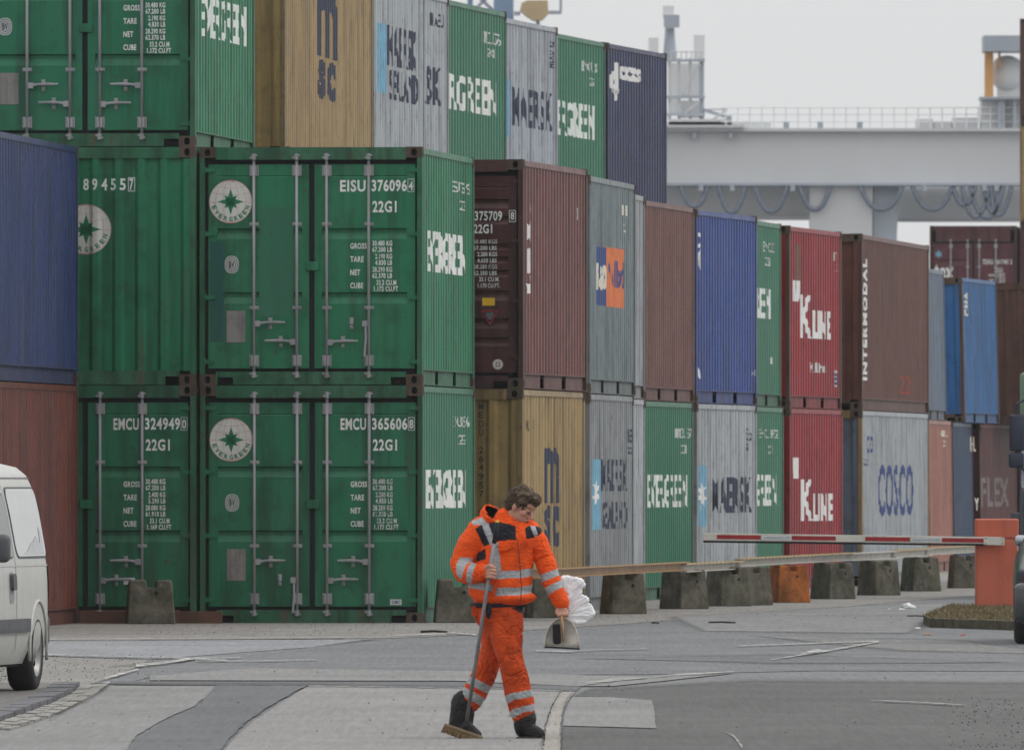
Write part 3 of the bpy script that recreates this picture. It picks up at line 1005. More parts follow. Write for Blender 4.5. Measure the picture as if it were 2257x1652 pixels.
for k in range(NK):
    a, b = k / NK + .002, (k + 1) / NK - .002
    q = [gp(*interp(kin, a)), gp(*interp(kout, a)), gp(*interp(kout, b)), gp(*interp(kin, b))]
    bm = NB()
    h = PH + random.uniform(-.006, .006)
    lo = [bm.verts.new((p.x, p.y, p.z - .02)) for p in q]; hi = [bm.verts.new((p.x, p.y, p.z + (h if i in (1, 2) else h * .6))) for i, p in enumerate(q)]
    bm.faces.new(hi)
    for i in range(4): bm.faces.new((lo[i], lo[(i + 1) % 4], hi[(i + 1) % 4], hi[i]))
    bmesh.ops.recalc_face_normals(bm, faces=bm.faces[:]); 
    obj('kerb_stone', bm, A_KERB, pavement)
gin = [(180, 1514), (155, 1535), (110, 1556), (50, 1578), (-36, 1609)]
gout = [(238, 1512), (212, 1532), (165, 1558), (110, 1583), (20, 1612)]
NS = 26
for k in range(NS):
    a, b = k / NS, (k + 1) / NS - .006
    for (u0, u1) in ((0, .48), (.52, 1)):
        def PT(t, u):
            p, q = interp(gin, t), interp(gout, t)
            return gp(p[0] + (q[0] - p[0]) * u, p[1] + (q[1] - p[1]) * u)
        q = [PT(a, u0), PT(a, u1), PT(b, u1), PT(b, u0)]
        bm = NB()
        h = .016 + random.uniform(0, .010)
        lo = [bm.verts.new((p.x, p.y, p.z - .01)) for p in q]; hi = [bm.verts.new((p.x, p.y, p.z + h)) for p in q]
        bm.faces.new(hi)
        for i in range(4): bm.faces.new((lo[i], lo[(i + 1) % 4], hi[(i + 1) % 4], hi[i]))
        bmesh.ops.recalc_face_normals(bm, faces=bm.faces[:])
        obj('gutter_sett', bm, A_SETT, pavement)
# loose grit and pebbles lying on the road
def grit(name, zones, n, smin, smax, mat):
    bm = NB()
    for _ in range(n):
        z = random.choice(zones)
        p = gp(random.uniform(z[0], z[1]), random.uniform(z[2], z[3]))
        s = random.uniform(smin, smax)
        m = Matrix.Translation((p.x, p.y, p.z + .012 + s * .3)) @ Matrix.Rotation(random.random() * 6, 4, 'Z') @ Matrix.Diagonal((s * random.uniform(.8, 1.6), s * random.uniform(.8, 1.6), s * .7, 1))
        bmesh.ops.create_icosphere(bm, subdivisions=1, radius=.5, matrix=m)
    return tag(obj(name, bm, mat), kind='stuff', label='dark loose grit scattered over the road surface')
grit('gravel', [(100, 360, 1445, 1505), (0, 20, 1430, 1505), (300, 1046, 1374, 1402), (1300, 2000, 1335, 1375), (2090, 2257, 1540, 1652), (-200, 2257, 1400, 1652)], 900, .004, .013, plain('dark_grit', (.035, .033, .03), .9))
o = grit('pale_gravel', [(100, 360, 1445, 1505), (300, 1046, 1374, 1402), (2050, 2257, 1390, 1652), (1300, 2257, 1335, 1400)], 500, .004, .012, plain('pale_grit', (.33, .31, .28), .9))
o['label'] = 'pale loose grit scattered over the road and yard edge'
# ---------------------------------------------------------------- the containers
GB, GA, GT, GF = 'containers in the second tier of the long row', 'green containers stacked with their ends to the road', 'containers in the top tier', 'containers standing on the ground'
M_PALEG = P('green_light', dirt=.2)
M_DARKG = paint('dark_green_repaint', (.012, .095, .075), dirt=.3, rust=.05)
def nums(c, s, xa, xb, ya, yb, mat=M_WHITEW, bold=.0):
    st(c, s, xa, xb, ya, yb, mat, bold)
# -- the two front columns of green containers
SW = dict(weights=('30.480 KG', '67.200 LB', '2.190 KG', '4.830 LB', '28.290 KG', '62.370 LB', '33.2 CU.M', '1.172 CU.FT'))
YB1 = 177.7
b2 = container('green container with door code EISU 376096 4, resting on another green one', GB, 930.5, YB1, 5.27, tier=1,
               end=dict(code=('EISU', '376096', '4'), globe=True,
                        handles=((467, 1195, 1, 0), (750, 1315, -1, 0), (947, 1318, 1, 0), (1225, 1195, -1, 1)),
                        patches=((M_PALEG, (502, 727, 430, 1150)), (M_DARKG, (176, 268, 655, 1315))), **SW))
b2.ft('CIMC', 1318, 1355, 1540, 1552, M_WHITEW)
b1 = container('green container with door code EMCU 365606 8, on the ground below the middle green container', GF, 931.5, YB1, 5.27, tier=0, side='green_light', front='green2',
               end=dict(code=('EMCU', '365606', '8'), globe=True, rusty_globe=True, wmat=M_WHITEW,
                        handles=((467, 1195, 1, 0), (750, 1315, -1, 1), (947, 1318, 1, 0), (1225, 1195, -1, 0)),
                        weights=('30.480 KG', '67.200 LB', '2.200 KG', '4.850 LB', '28.280 KG', '62.350 LB', '33.2 CU.M', '1.172 CU.FT')))
cx0 = tx(1362)
bmx = NB(); box(bmx, cx0, cx0 + .125, .048, .0515, .20, .262)
lab = obj('maker_plate', bmx, plain('maker_plate_white', (.55, .56, .55)), b1.root)
t = text_bm('CIMC', cx0 + .018, cx0 + .107, .215, .248, .04); wrap(t, None, lambda u, v, d: Vector((u, .0465, v)), 0)
obj('maker_lettering', t, M_NAVYP, lab)
a1 = container('dark green container with door code EMCU 324949 0, behind the lone concrete block', GF, 430.5, YB1, 5.27, tier=0, front='green2',
               end=dict(code=('EMCU', '324949', '0'), rusty_sill=True, badge=False, plate=False,
                        handles=((467, None, 1, 0), (750, None, -1, 0), (947, 1318, 1, 0), (1225, 1195, -1, 0)),
                        weights=('30.480 KG', '67.200 LB', '2.400 KG', '5.290 LB', '28.080 KG', '61.910 LB', '33.1 CU.M', '1.169 CU.FT')))
a1.fr(rect_bm(tx(1105), tx(1180), tz(1345), tz(1300)), plain('paper_note', (.5, .52, .56)), 'paper_note', .04)
a2 = container('green container with a ribbed end wall and number ending 894557, beside the blue container', GB, 430.0, YB1, 5.27, tier=1, end='wall')
u0 = -CW
def front_u(xD): return (xD - 430.0) / 202.6
def endtext(c, s, xa, xb, za, zb, mat=M_WHITE, bold=.025):
    bm = text_bm(s, front_u(xa), front_u(xb), za, zb, bold)
    wrap(bm, c.bre, lambda u, v, d: Vector((u, .012 + d, v)), .003)
    return obj('lettering', bm, mat, c.root)
def zf(yD, c): return wz(yD, YB1) - c.z
for ch, xa, xb in (('8', 180.5, 193), ('9', 201, 213), ('4', 221, 234), ('5', 241.5, 254), ('5', 262.5, 275), ('7', 283, 292)):
    endtext(a2, ch, xa, xb, zf(419, a2), zf(393, a2))
bm = frame_bm(front_u(280), front_u(295.5), zf(421.5, a2), zf(390.5, a2), .007)
wrap(bm, a2.bre, lambda u, v, d: Vector((u, .012 + d, v)), .003)
obj('lettering', bm, M_WHITE, a2.root)
globe(a2, front_u(187), zf(505, a2), .275, lambda u, v, o2: Vector((u, .012 - o2, v)), breaks=a2.bre)
a3 = container('green container at the top left corner with its door end to the road', GT, 430.0, YB1, 5.27, tier=2, front='green2', end=dict(globe=True, code=('EMCU', '378152', '6'), **SW))
for c, dy, ev in ((b2, 0, (512, 605)), (b1, 522, None), (a3, -528, None)):
    pass
st(b2, 'EVERGREEN', 944, 1029, 513, 604, M_WHITE, .026)
st(b1, 'EVERGREEN', 944, 1029, 1034, 1120, M_WHITE, .026)
st(a3, 'EVERGREEN', 448, 545, 2, 92, M_WHITE, .026)
for c, y0, s, cc in ((b2, 402, 'EISU376096', '4'), (b1, 917, 'EMCU365606', '8')):
    nums(c, s, 1002, 1037, y0, y0 + 24); nums(c, '22G1', 1015, 1030, y0 + 41, y0 + 62)
# -- far left pair, seen along their sides
dk = container('dark blue container at the left edge, above the rust red one', GB, None, 165.3, 4.25, L=12.19, tier=1, side='blue_dark', X=-4.711 - 12.19 * math.sin(R(4.25)))
rr = container('rust red container at the left edge behind the white van', GF, None, 165.3, 4.25, L=12.19, tier=0, side='rust_red', X=-4.711 - 12.19 * math.sin(R(4.25)))
# -- second tier, going away to the right
DSTEP = tuple((q, q + 62) for q in (330, 560, 800, 1040, 1270))
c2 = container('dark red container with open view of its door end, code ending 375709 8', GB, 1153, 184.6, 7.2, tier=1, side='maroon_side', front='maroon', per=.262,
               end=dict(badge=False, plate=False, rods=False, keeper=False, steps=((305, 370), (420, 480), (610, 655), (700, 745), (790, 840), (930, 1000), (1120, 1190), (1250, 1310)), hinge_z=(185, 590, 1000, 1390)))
def dtx(c, xD): return (xD - 1153) * c.Yf / F
def dtz(c, yD): return wz(yD, c.Yf) - c.z
def dtext(c, s, xa, xb, ya, yb, mat=M_WHITE, bold=.02, y=.0515, rot=0):
    bm = text_bm(s, dtx(c, xa), dtx(c, xb), dtz(c, yb), dtz(c, ya), bold, rot)
    wrap(bm, None, lambda u, v, d: Vector((u, y, v)), 0)
    return obj('lettering', bm, mat, c.root)
def dshape(c, pts, mat, name, y=.0515):
    bm = poly_bm([(dtx(c, p[0]), dtz(c, p[1])) for p in pts])
    wrap(bm, None, lambda u, v, d: Vector((u, y, v)), 0)
    return obj(name, bm, mat, c.root)
dtext(c2, 'TEXU 375709', 985, 1105, 465, 486); dtext(c2, '8', 1124, 1132, 467, 484)
bm = frame_bm(dtx(c2, 1120.5), dtx(c2, 1135.5), dtz(c2, 489), dtz(c2, 463), .007); wrap(bm, None, lambda u, v, d: Vector((u, .0515, v)), 0); obj('lettering', bm, M_WHITE, c2.root)
dtext(c2, '22G1', 1042, 1083, 494, 514)
for i, (s, a, b) in enumerate((('30.480 KGS', 1042, 1094), ('67.200 LBS', 1042, 1093), ('2.200 KGS', 1050, 1094), ('4.650 LBS', 1050, 1093), ('28.280 KGS', 1042, 1094), ('62.350 LBS', 1042, 1093), ('33.1 CU.M.', 1054, 1099), ('1.170 CU.FT.', 1051, 1100))):
    dtext(c2, s, a, b, 527.5 + 13.8 * i, 537 + 13.8 * i, M_WHITEW if i in (0, 4) else M_WHITE, .014)
dshape(c2, ((1061, 656), (1089, 656), (1089, 673), (1061, 673)), plain('yellow_sticker', (.66, .40, .02)), 'yellow_sticker')
dshape(c2, ((1059, 684), (1096, 684), (1077.5, 716)), plain('red_sticker', (.42, .03, .03)), 'warning_triangle')
dshape(c2, ((1062, 686), (1093, 686), (1077.5, 712)), plain('black_sticker', (.02, .022, .025)), 'warning_triangle', .0500)
for i, (w_, y_) in enumerate(((9, 689.5), (8, 693.5), (6, 697.5), (4, 701))):
    dshape(c2, ((1077.5 - w_, y_), (1077.5 + w_, y_), (1077.5 + w_, y_ + 1.6), (1077.5 - w_, y_ + 1.6)), plain('grey_print', (.22, .24, .27)), 'warning_lettering', .0488)
dshape(c2, [(1095.6 + 11.5 * math.cos(2 * math.pi * k / 20), 802.5 + 11.5 * math.sin(2 * math.pi * k / 20)) for k in range(20)], plain('round_sticker', (.6, .6, .58)), 'round_sticker')
for k in range(4):
    a = R(90 * k + 45)
    dshape(c2, [(1095.6 + 4.5 * math.cos(a) + 3 * math.cos(a + R(q)), 802.5 + 4.5 * math.sin(a) + 3 * math.sin(a + R(q))) for q in (0, 120, 240)], plain('red_sticker', (.42, .03, .03)), 'round_sticker_mark', .0500)
st(c2, 'tex.', 1162, 1173.5, 447, 655, M_WHITE, .05, 90)
st(c2, '22G1', 1272, 1277, 458, 485, M_WHITEW, .02)
c3 = container('grey green container with a navy and orange painted square', GB, 1300, 194, 5.6, tier=1, side='grey_green', per=.25)
sr(c3, 1318, 1339.5, 545, 673, M_NAVYP); sr(c3, 1339.5, 1377, 547, 677, M_ORANGEP)
st(c3, 'P&O', 1318, 1339, 580, 640, M_CREAM, .05, off=.0035); st(c3, 'Nedlloyd', 1344, 1377, 575, 652, M_NAVYP, .03, off=.0035)
st(c3, '310519', 1372, 1388, 452, 476, M_CREAM, .04); st(c3, '22', 1377, 1384, 488, 512, M_CREAM, .04)
c4 = container('narrow visible strip of a pale grey container between grey green and brown ones', GB, None, 202.2, 5.0, tier=1, side='grey', X=1.164)
c5 = container('plain dull brown red container with fine ribs, right of the pale grey strip', GB, 1421.7, 211, 6.7, tier=1, side='brown_red', per=.225)
c6 = container('bright blue container with white marks at its near edge', GB, 1535, 218.5, 8.6, tier=1, side='blue', per=.26)
for (s, xa, xb, ya, yb) in (('C', 1537, 1546, 512, 546), ('M', 1537, 1547, 548, 594), ('A', 1537, 1546, 800, 834)):
    st(c6, s, xa, xb, ya, yb, M_WHITE, .05)
st(c6, '45', 1660, 1667, 815, 828, M_WHITEW, .03)
c7 = container('narrow green container side on the second tier left of the red ones', GB, None, 225, 6.0, tier=1, side='green_light', X=3.177)
st(c7, 'EVERGREEN', 1628, 1700, 632, 700, M_WHITE, .026)
nums(c7, 'EMCU 3', 1686, 1709, 534, 556); nums(c7, '22G1', 1687, 1699, 567, 586); nums(c7, '1', 1701, 1704, 787, 802)
c8 = container('red container with white lettering on the second tier', GB, 1740, 232.4, 8.2, tier=1, side='red', front='red', post='rusty')
c9 = container('long brown container with one vertical line of white letters', GB, 1900, 240, 6.1, L=12.19, tier=1, side='brown', front='brown', post='rusty', per=.2)
st(c9, 'INTERMODAL', 1904, 1914, 570, 838, M_WHITE, .05, 90)
st(c9, '22', 1984, 2010, 828, 868, plain('red_stroke', (.33, .05, .03)), -.01)
c10 = container('narrow blue grey container leaning beyond the long brown one', GB, None, 276.7, 5.0, tier=1, side='steel', X=7.057, tilt=-1.2)
c11 = container('light blue container at the far right of the second tier', GB, 2134, 291, 7.6, tier=1, side='blue_light', front='blue_light', tilt=-1.3, post='rusty')
st(c11, 'CMA', 2141, 2149, 643, 697, M_CREAM, .04, 90)
c12 = container('dark rust container end at the right edge beside the light blue one', GB, None, 299, 5.0, tier=1, side='rusty', X=9.75, tilt=-1.3)
for (c, ks, lt) in ((c8, ((1750, 1765, 618, 664), (1768, 1792, 650, 745), (1795, 1834, 685, 747)), None),):
    st(c, '"', ks[0][0], ks[0][1], ks[0][2], ks[0][3], M_WHITE, .06)
    st(c, 'K', ks[1][0], ks[1][1], ks[1][2], ks[1][3], M_WHITE, .045)
    st(c, 'LINE', ks[2][0], ks[2][1], ks[2][2], ks[2][3], M_WHITE, .045)
st(c8, 'K Line', 1789, 1822, 799, 821, M_WHITEW, .04)
nums(c8, 'KKTU', 1836, 1849, 556, 575, M_WHITEW); nums(c8, '22', 1841, 1848, 582, 598, M_WHITEW)
sr(c8, 1841, 1848, 816, 852, plain('white_label', (.55, .56, .58))); st(c8, 'B', 1842, 1848, 822, 848, M_NAVYP, .05, off=.004)
sr(c8, 1756, 1768, 538, 618, paint('brown_patch', (.17, .07, .05)))
# -- ground tier
d2 = container('ochre container with vertical code MEDU 264957 0, behind the worker', GF, 1151, 184.6, 7.0, tier=0, side='ochre', front='ochre', end='wall')
M_MEDU = wornprint('black_stencil', (.02, .02, .022), .1)
for i, ch in enumerate('MEDU 264957 0'):
    if ch == ' ': continue
    ya = 887.5 + i * 19.3
    bm = text_bm(ch, -CW + .0, -CW + .05, 0, .05, .02); bm.free()
    bm = text_bm(ch, dtx(d2, 1056.5), dtx(d2, 1067), dtz(d2, ya + 14.5), dtz(d2, ya), .015)
    wrap(bm, None, lambda u, v, d: Vector((u, .0055, v)), 0)
    obj('lettering', bm, M_MEDU, d2.root)
st(d2, 'm', 1204, 1235, 985, 1108, M_NAVY, .04); st(d2, 'sc', 1205, 1235, 1112, 1206, M_NAVY, .045)
st(d2, 'MEDU', 1162, 1168, 925, 950, M_NAVY, .02)
d3 = container('grey container with pale blue star square and two lines of dark letters', GF, 1300, 194, 5.4, tier=0, side='grey_dirty')
def maersk(c, bx, by, txs, lines, star=True):
    sr(c, bx[0], bx[1], by[0], by[1], M_BLUEP)
    if star: sstar(c, bx[0] + (bx[1] - bx[0]) * .08, bx[1] - (bx[1] - bx[0]) * .08, by[0] + (by[1] - by[0]) * .25, by[1] - (by[1] - by[0]) * .25, M_WHITE)
    for s, xa, xb, ya, yb in lines:
        st(c, s, xa, xb, ya, yb, M_NAVY, .028)
maersk(d3, (1307, 1326), (1012, 1167), None, (('MAERSK', 1328, 1385, 1011, 1082), ('SEALAND', 1330, 1385, 1105, 1165)))
st(d3, 'MAEU', 1386, 1397, 945, 975, M_NAVY, .02); st(d3, '22G1', 1388, 1396, 985, 1000, M_NAVY, .02)
d4 = container('narrow strip of a light grey container on the ground between two others', GF, None, 202.2, 5.0, tier=0, side='silver', X=1.17)
d5 = container('green container on the ground below the plain brown red one', GF, 1421, 211, 6.6, tier=0, side='green_light', per=.25)
st(d5, 'EVERGREEN', 1430, 1517, 1045, 1118, M_WHITE, .026); nums(d5, 'EMCU 37', 1492, 1526, 944, 965); nums(d5, '22G1', 1502, 1515, 980, 999)
d6 = container('light grey container with a big pale blue square, behind the barrier arm tip', GF, 1536, 218.5, 8.5, tier=0, side='silver')
maersk(d6, (1537, 1563), (1025, 1160), None, (('MAERSK', 1572, 1659, 1050, 1130),))
for s, ya in (('L', 931), ('K12', 954), ('G', 977)):
    st(d6, s, 1647, 1659 if len(s) > 1 else 1651, ya, ya + 16, M_NAVY, .02)
d7 = container('narrow green container side on the ground left of the red one', GF, None, 225, 6.2, tier=0, side='green_light', X=3.19)
st(d7, 'EVERGREEN', 1634, 1714, 1045, 1115, M_WHITE, .026); nums(d7, 'EMCU 3702', 1676, 1717, 946, 965); nums(d7, '22G1', 1692, 1704, 981, 1000)
d8 = container('red container with white lettering standing on the ground behind the barrier arm', GF, 1741, 232.4, 8.3, tier=0, side='red', front='red')
st(d8, '"', 1749, 1763, 1008, 1054, M_WHITE, .06); st(d8, 'K', 1770, 1794, 1056, 1147, M_WHITE, .045); st(d8, 'LINE', 1795, 1837, 1087, 1147, M_WHITE, .045)
d9 = container('long silver grey container with blue letters COSCO on its side', GF, 1900, 240, 6.1, L=12.19, tier=0, side='silver', front='steel', post='ochre', per=.2)
st(d9, 'COSCO', 1938, 2015, 1023, 1137, M_NAVYP, .02); st(d9, 'CO', 1912, 1927, 960, 998, M_NAVYP, .03); st(d9, '22', 1905, 1915, 1011, 1025, M_NAVYP, .02)
d10 = container('salmon pink container beyond the silver grey one', GF, None, 276.7, 5.2, tier=0, side='salmon', X=7.10, tilt=-.9)
nums(d10, 'GESU', 2081, 2095, 948, 962, M_CREAM, .03); nums(d10, '22G1', 2084, 2092, 970, 984, M_CREAM)
d11 = container('dark petrol blue container beyond the salmon pink one', GF, 2106, 288, 4.8, tier=0, side='petrol', tilt=-1.0)
nums(d11, 'HL', 2146, 2156, 962, 994, M_CREAM); nums(d11, 'Y', 2152, 2161, 1097, 1124, M_CREAM, .04)
d12 = container('dark brown container with faint pale lettering behind the barrier post', GF, 2163, 296.5, 8.0, tier=0, side='dark_brown', tilt=-.8)
st(d12, 'FLEX', 2168, 2228, 1052, 1116, wornprint('faint_grey_stencil', (.20, .18, .18), .5), .02)
# -- third tier, one row further in
t2 = container('tall ochre container on the top tier at the upper left', GT, 628, 185.1, 4.2, L=12.19, tier=2, side='ochre', front='ochre')
st(t2, 'm', 702, 746, -20, 128, M_NAVY, .04); st(t2, 'sc', 704, 742, 134, 222, M_NAVY, .045)
t3 = container('grey top tier container with two lines of dark letters and a blue square', GT, 824, 198, 5.6, tier=2, side='silver')
maersk(t3, (834, 854), (52, 205), None, (('MAERSK', 858, 921, 62, 152), ('SEALAND', 862, 924, 160, 226)), False)
t4 = container('narrow end of a grey top tier container with dark letters cut off', GT, None, 204.4, 7.0, tier=2, side='silver', X=-1.548)
st(t4, 'MAERSK', 868, 975, 140, 226, M_NAVY, .045); st(t4, 'MAEU', 952, 980, 30, 60, M_NAVY, .02)
t5 = container('green top tier container with large cut off white letters', GT, None, 210.9, 7.3, tier=2, side='green_light', X=-.069 - 6.058 * math.sin(R(7.3)))
st(t5, 'EVERGREEN', 944, 1098, 166, 246, M_WHITE, .026); nums(t5, 'EMCU 376', 1064, 1106, 72, 98); nums(t5, '22G1', 1079, 1093, 108, 127)
t6 = container('grey top tier container with one line of dark letters', GT, None, 218.4, 8.0, tier=2, side='silver', X=.63 - 6.058 * math.sin(R(8)))
maersk(t6, (1096, 1128), (172, 300), None, (('MAERSK', 1132, 1220, 198, 284),), False)
st(t6, 'MSKU 42', 1214, 1224, 92, 150, M_NAVY, .02, 90)
t7 = container('green top tier container beside the dark blue one', GT, None, 225.9, 8.0, tier=2, side='green_light', X=1.33 - 6.058 * math.sin(R(8)))
st(t7, 'EVERGREEN', 1208, 1312, 224, 302, M_WHITE, .026); nums(t7, 'EMCU 37', 1287, 1323, 137, 160); nums(t7, '22G1', 1301, 1314, 172, 190)
t8 = container('dark blue container at the right end of the top tier', GT, 1340, 232, 8.5, tier=2, side='navy', per=.26)
st(t8, 'd', 1346, 1366, 137, 205, M_WHITE, .06); st(t8, 'cxxs', 1369, 1414, 148, 180, M_WHITE, .04); st(t8, 'v', 1352, 1367, 196, 222, M_WHITE, .08)
# -- far stack behind, blurred by distance
FY = 457.0
fx = {}
def farc(label, x_right, level, side, end):
    return container(label, 'containers in the distant stack at the right', None, FY, 3.5, H=2.896, side=side, front=side, end=end, X=wx(x_right, FY), base=YARD + 2.896 * level)
f1 = farc('distant dark red container with white letters tex on its doors', 2241, 2, 'tex', dict(badge=False, plate=False, weights=SW['weights'], steps=((420, 520), (800, 900), (1150, 1250))))
f1.ft('tex', 180, 520, 500, 750, M_WHITE, .06); f1.ft('TEXU 301745 2', 1000, 1500, 420, 500, M_WHITE); f1.ft('22G1', 1200, 1340, 560, 640, M_WHITE)
f1.fr(poly_bm(star_pts(tx(260), tz(330), .13, 6, .45)), M_BLUEP, 'star_emblem')
farc('distant dark rust container under the one lettered tex', 2241, 1, 'rusty', 'wall')
farc('distant brown container lowest in the stack under the one lettered tex', 2241, 0, 'brown', 'wall')
for i, (cn, nm) in enumerate((('dark_brown', 'distant dark brown container at the foot of the tall right edge stack'), ('rusty', 'distant rusty container second from the ground in the tall right edge stack'), ('tex', 'distant dark red container third up in the tall stack at the right edge'), ('ochre', 'distant ochre container fourth up in the tall stack at the right edge'), ('rusty', 'distant brown container on top of the tall stack at the right edge'))):
    farc(nm, 2440, i, cn, 'wall')
# ---------------------------------------------------------------- concrete blocks and the guard rail on them
def concrete(name, rgb, moss=.4, base=None):
    m, nt, b = new_mat(name)
    v = coords(nt)
    c = mixc(nt, ramp(nt, noise_n(nt, v, 4, 6, .7), .38, .62), tuple(x * 1.25 for x in rgb), tuple(x * .5 for x in rgb))
    c = mixc(nt, mathn(nt, 'MULTIPLY', ramp(nt, noise_n(nt, v, 3.2, 6, .75), .42, .58), moss), c, (.055, .062, .032))
    c = mixc(nt, mathn(nt, 'MULTIPLY', ramp(nt, noise_n(nt, coords(nt, (1, 1, .4)), 9, 5, .7), .62, .72), .6), c, tuple(min(1, x * 2.1) for x in rgb))
    c = mixc(nt, ramp(nt, noise_n(nt, v, 55, 3, .7), .64, .72), c, tuple(x * .35 for x in rgb))
    nt.links.new(c, b.inputs['Base Color'])
    b.inputs['Roughness'].default_value = .92
    b.inputs['Specular IOR Level'].default_value = .2
    bp = nt.nodes.new('ShaderNodeBump'); bp.inputs['Strength'].default_value = .7; bp.inputs['Distance'].default_value = .015
    nt.links.new(noise_n(nt, v, 22, 5, .7), bp.inputs['Height'])
    nt.links.new(bp.outputs[0], b.inputs['Normal'])
    return m
M_CONC = concrete('old_concrete', (.135, .125, .10))
M_CONCO = concrete('orange_painted_concrete', (.34, .105, .028), moss=.3)
def block_mesh(groove=True, seed=0):
    rnd = random.Random(seed)
    bm = NB()
    B, T, H = .264, .224, .48
    g, gd = .062, .085
    # profile with the groove across the top, tapered in both directions
    def sec(y, k):
        b = B * k + (0) ; t = T
        return b
    pts = [(-B, 0), (B, 0), (T + .004, H - .03), (T - .01, H)]
    if groove:
        pts += [(g, H), (g * .8, H - gd), (-g * .8, H - gd), (-g, H)]
    pts += [(-T + .01, H), (-T - .004, H - .03)]
    prism(bm, pts, -1, 1)
    for v in bm.verts:
        k = v.co.z / H
        hw = B + (T - B) * k
        v.co.y *= hw * .98
    for v in bm.verts:
        v.co += Vector((rnd.uniform(-.006, .006), rnd.uniform(-.006, .006), rnd.uniform(-.005, .005) if v.co.z > .01 else 0))
    me = bpy.data.meshes.new('concrete_block')
    bm.to_mesh(me); bm.free()
    return me
def hole_bm(z=.335, x=.0, y=-.232, r=.019):
    bm = NB()
    tube(bm, [(x, y - .006, z), (x, y + .02, z)], r, 10)
    return bm
BL = 'concrete blocks along the edge of the road'
BLK = []
def block(label, xc, yb, yaw, mat=None, hole=True, Y=None):
    Y = Y or F * (CH - YARD) / (yb - HY)
    me = block_mesh(seed=len(BLK))
    me.materials.append(mat or M_CONC)
    root = empty('concrete_block', (wx(xc, Y), Y + .24, gz(Y + .2)), (0, 0, R(yaw)), label=label, cat='concrete block', group=BL)
    k = 1.0 if abs(yaw) < 8 else .84
    root.scale = (k, k, 1)
    o = link('block_body', me, root)
    o.modifiers.new('bevel', 'BEVEL').width = .014
    if hole:
        h = obj('lifting_hole', hole_bm(), M_VOID, root)
        h.location = (.055, 0, 0)
    BLK.append(root)
    return root
block('lone mossy concrete block in front of the green container with code EMCU 324949 0', 330, 1374, 4, Y=176.55)
block('mossy concrete block left of the worker, nearest to the green container', 1010, 1371, 3, Y=178.0)
block('concrete block half hidden behind the worker', 1205, 1362, 12, Y=184.2)
block('dark concrete block under the ochre guard rail, right of the white bag', 1374, 1353, 20)
block('concrete block with a lighter right face under the joint of ochre and white rail', 1508, 1342, 38)
block('dark concrete block left of the orange one, in front of another block', 1604, 1336, 30)
block('concrete block peeping out behind the one left of the orange block', 1652, 1334, 30, hole=False)
block('orange painted concrete block under the white guard rail', 1738, 1328, 20, M_CONCO)
block('concrete block immediately right of the orange one', 1837, 1320, 38)
block('concrete block second to the right of the orange one', 1938, 1312, 36)
block('concrete block third to the right of the orange one', 2030, 1303, 24)
block('dark concrete block half behind the orange barrier post', 2128, 1296, 10)
# guard rail: steel beams laid in the grooves
def rail_piece(name, pa, pb, z0, mat, stripes=False, parent=None):
    a, b = Vector(pa), Vector(pb)
    d = (b - a); L = d.length; d.normalize()
    ang = math.atan2(d.y, d.x)
    bm = NB()
    pr = [(-.045, 0), (.045, 0), (.045, .012), (-.028, .012), (-.028, .088), (.045, .088), (.045, .104), (-.045, .104)]
    A = [bm.verts.new((0, -p[0] * 1.0, p[1])) for p in pr]; B_ = [bm.verts.new((L, -p[0], p[1])) for p in pr]
    n = len(pr)
    bm.faces.new(A); bm.faces.new(B_[::-1])
    for i in range(n): bm.faces.new((A[i], B_[i], B_[(i + 1) % n], A[(i + 1) % n]))
    bmesh.ops.recalc_face_normals(bm, faces=bm.faces[:])
    o = obj(name, bm, mat, parent)
    o.location = (a.x, a.y, z0); o.rotation_euler = (0, 0, ang)
    if stripes:
        x = .12
        while x < L - .2:
            bm = NB(); box(bm, x, x + .22, -.0475, .0465, .0865, .1065); x += .5
            st_ = obj('rail_stripe', bm, M_RSTRIPE, o)
    return o
M_RSTRIPE = plain('faded_yellow_stripe', (.40, .26, .07), .7, var=.35)
M_ROCHRE = paint('ochre_rail', (.36, .20, .06), dirt=.5, rust=.6)
M_RWHITE = paint('dirty_white_rail', (.50, .475, .42), dirt=.45, rust=.35)
rail_group = 'steel rails resting on the concrete blocks'
def RP(x, y):      # top of the rail in the photograph, on the block line
    t = (x - 1225) / (2150 - 1225)
    Yv = 1.0 / ((1 - t) / 181.2 + t / 239.0)
    return Vector((wx(x, Yv), Yv + .05, 0))
RZ = YARD + .48 - .004
specs = [(1180, 1512, M_ROCHRE, False, 'rusty ochre steel rail lying on the blocks next to the worker', 0),
         (1506, 1634, M_RWHITE, True, 'dirty white striped rail between the ochre rail and the orange block', -.02),
         (1626, 1880, M_RWHITE, True, 'dirty white striped rail passing over the orange block', .012),
         (1872, 1975, M_RWHITE, False, 'plain grey white rail, third of the white ones', .006),
         (1968, 2048, M_RWHITE, True, 'short striped white rail, second from the barrier post', .018),
         (2042, 2180, M_RWHITE, True, 'striped white rail ending behind the orange barrier post', .030)]
for (xa, xb, m, s, lb, dz) in specs:
    o = rail_piece('guard_rail', RP(xa, 0), RP(xb, 0), RZ + dz, m, s)
    tag(o, lb, 'guard rail', rail_group)
# rusty plate lying along the foot of the green container
bm = NB(); box(bm, 0, 1.55, 0, .05, 0, .135); bevel(bm, .004)
Yp = 177.25
pl = tag(obj('steel_plank', bm, paint('rust_plank', (.11, .045, .025), rust=.6)), 'rust brown steel plank standing on edge behind the lone block', 'steel plank')
pl.location = (wx(175, Yp), Yp, YARD)

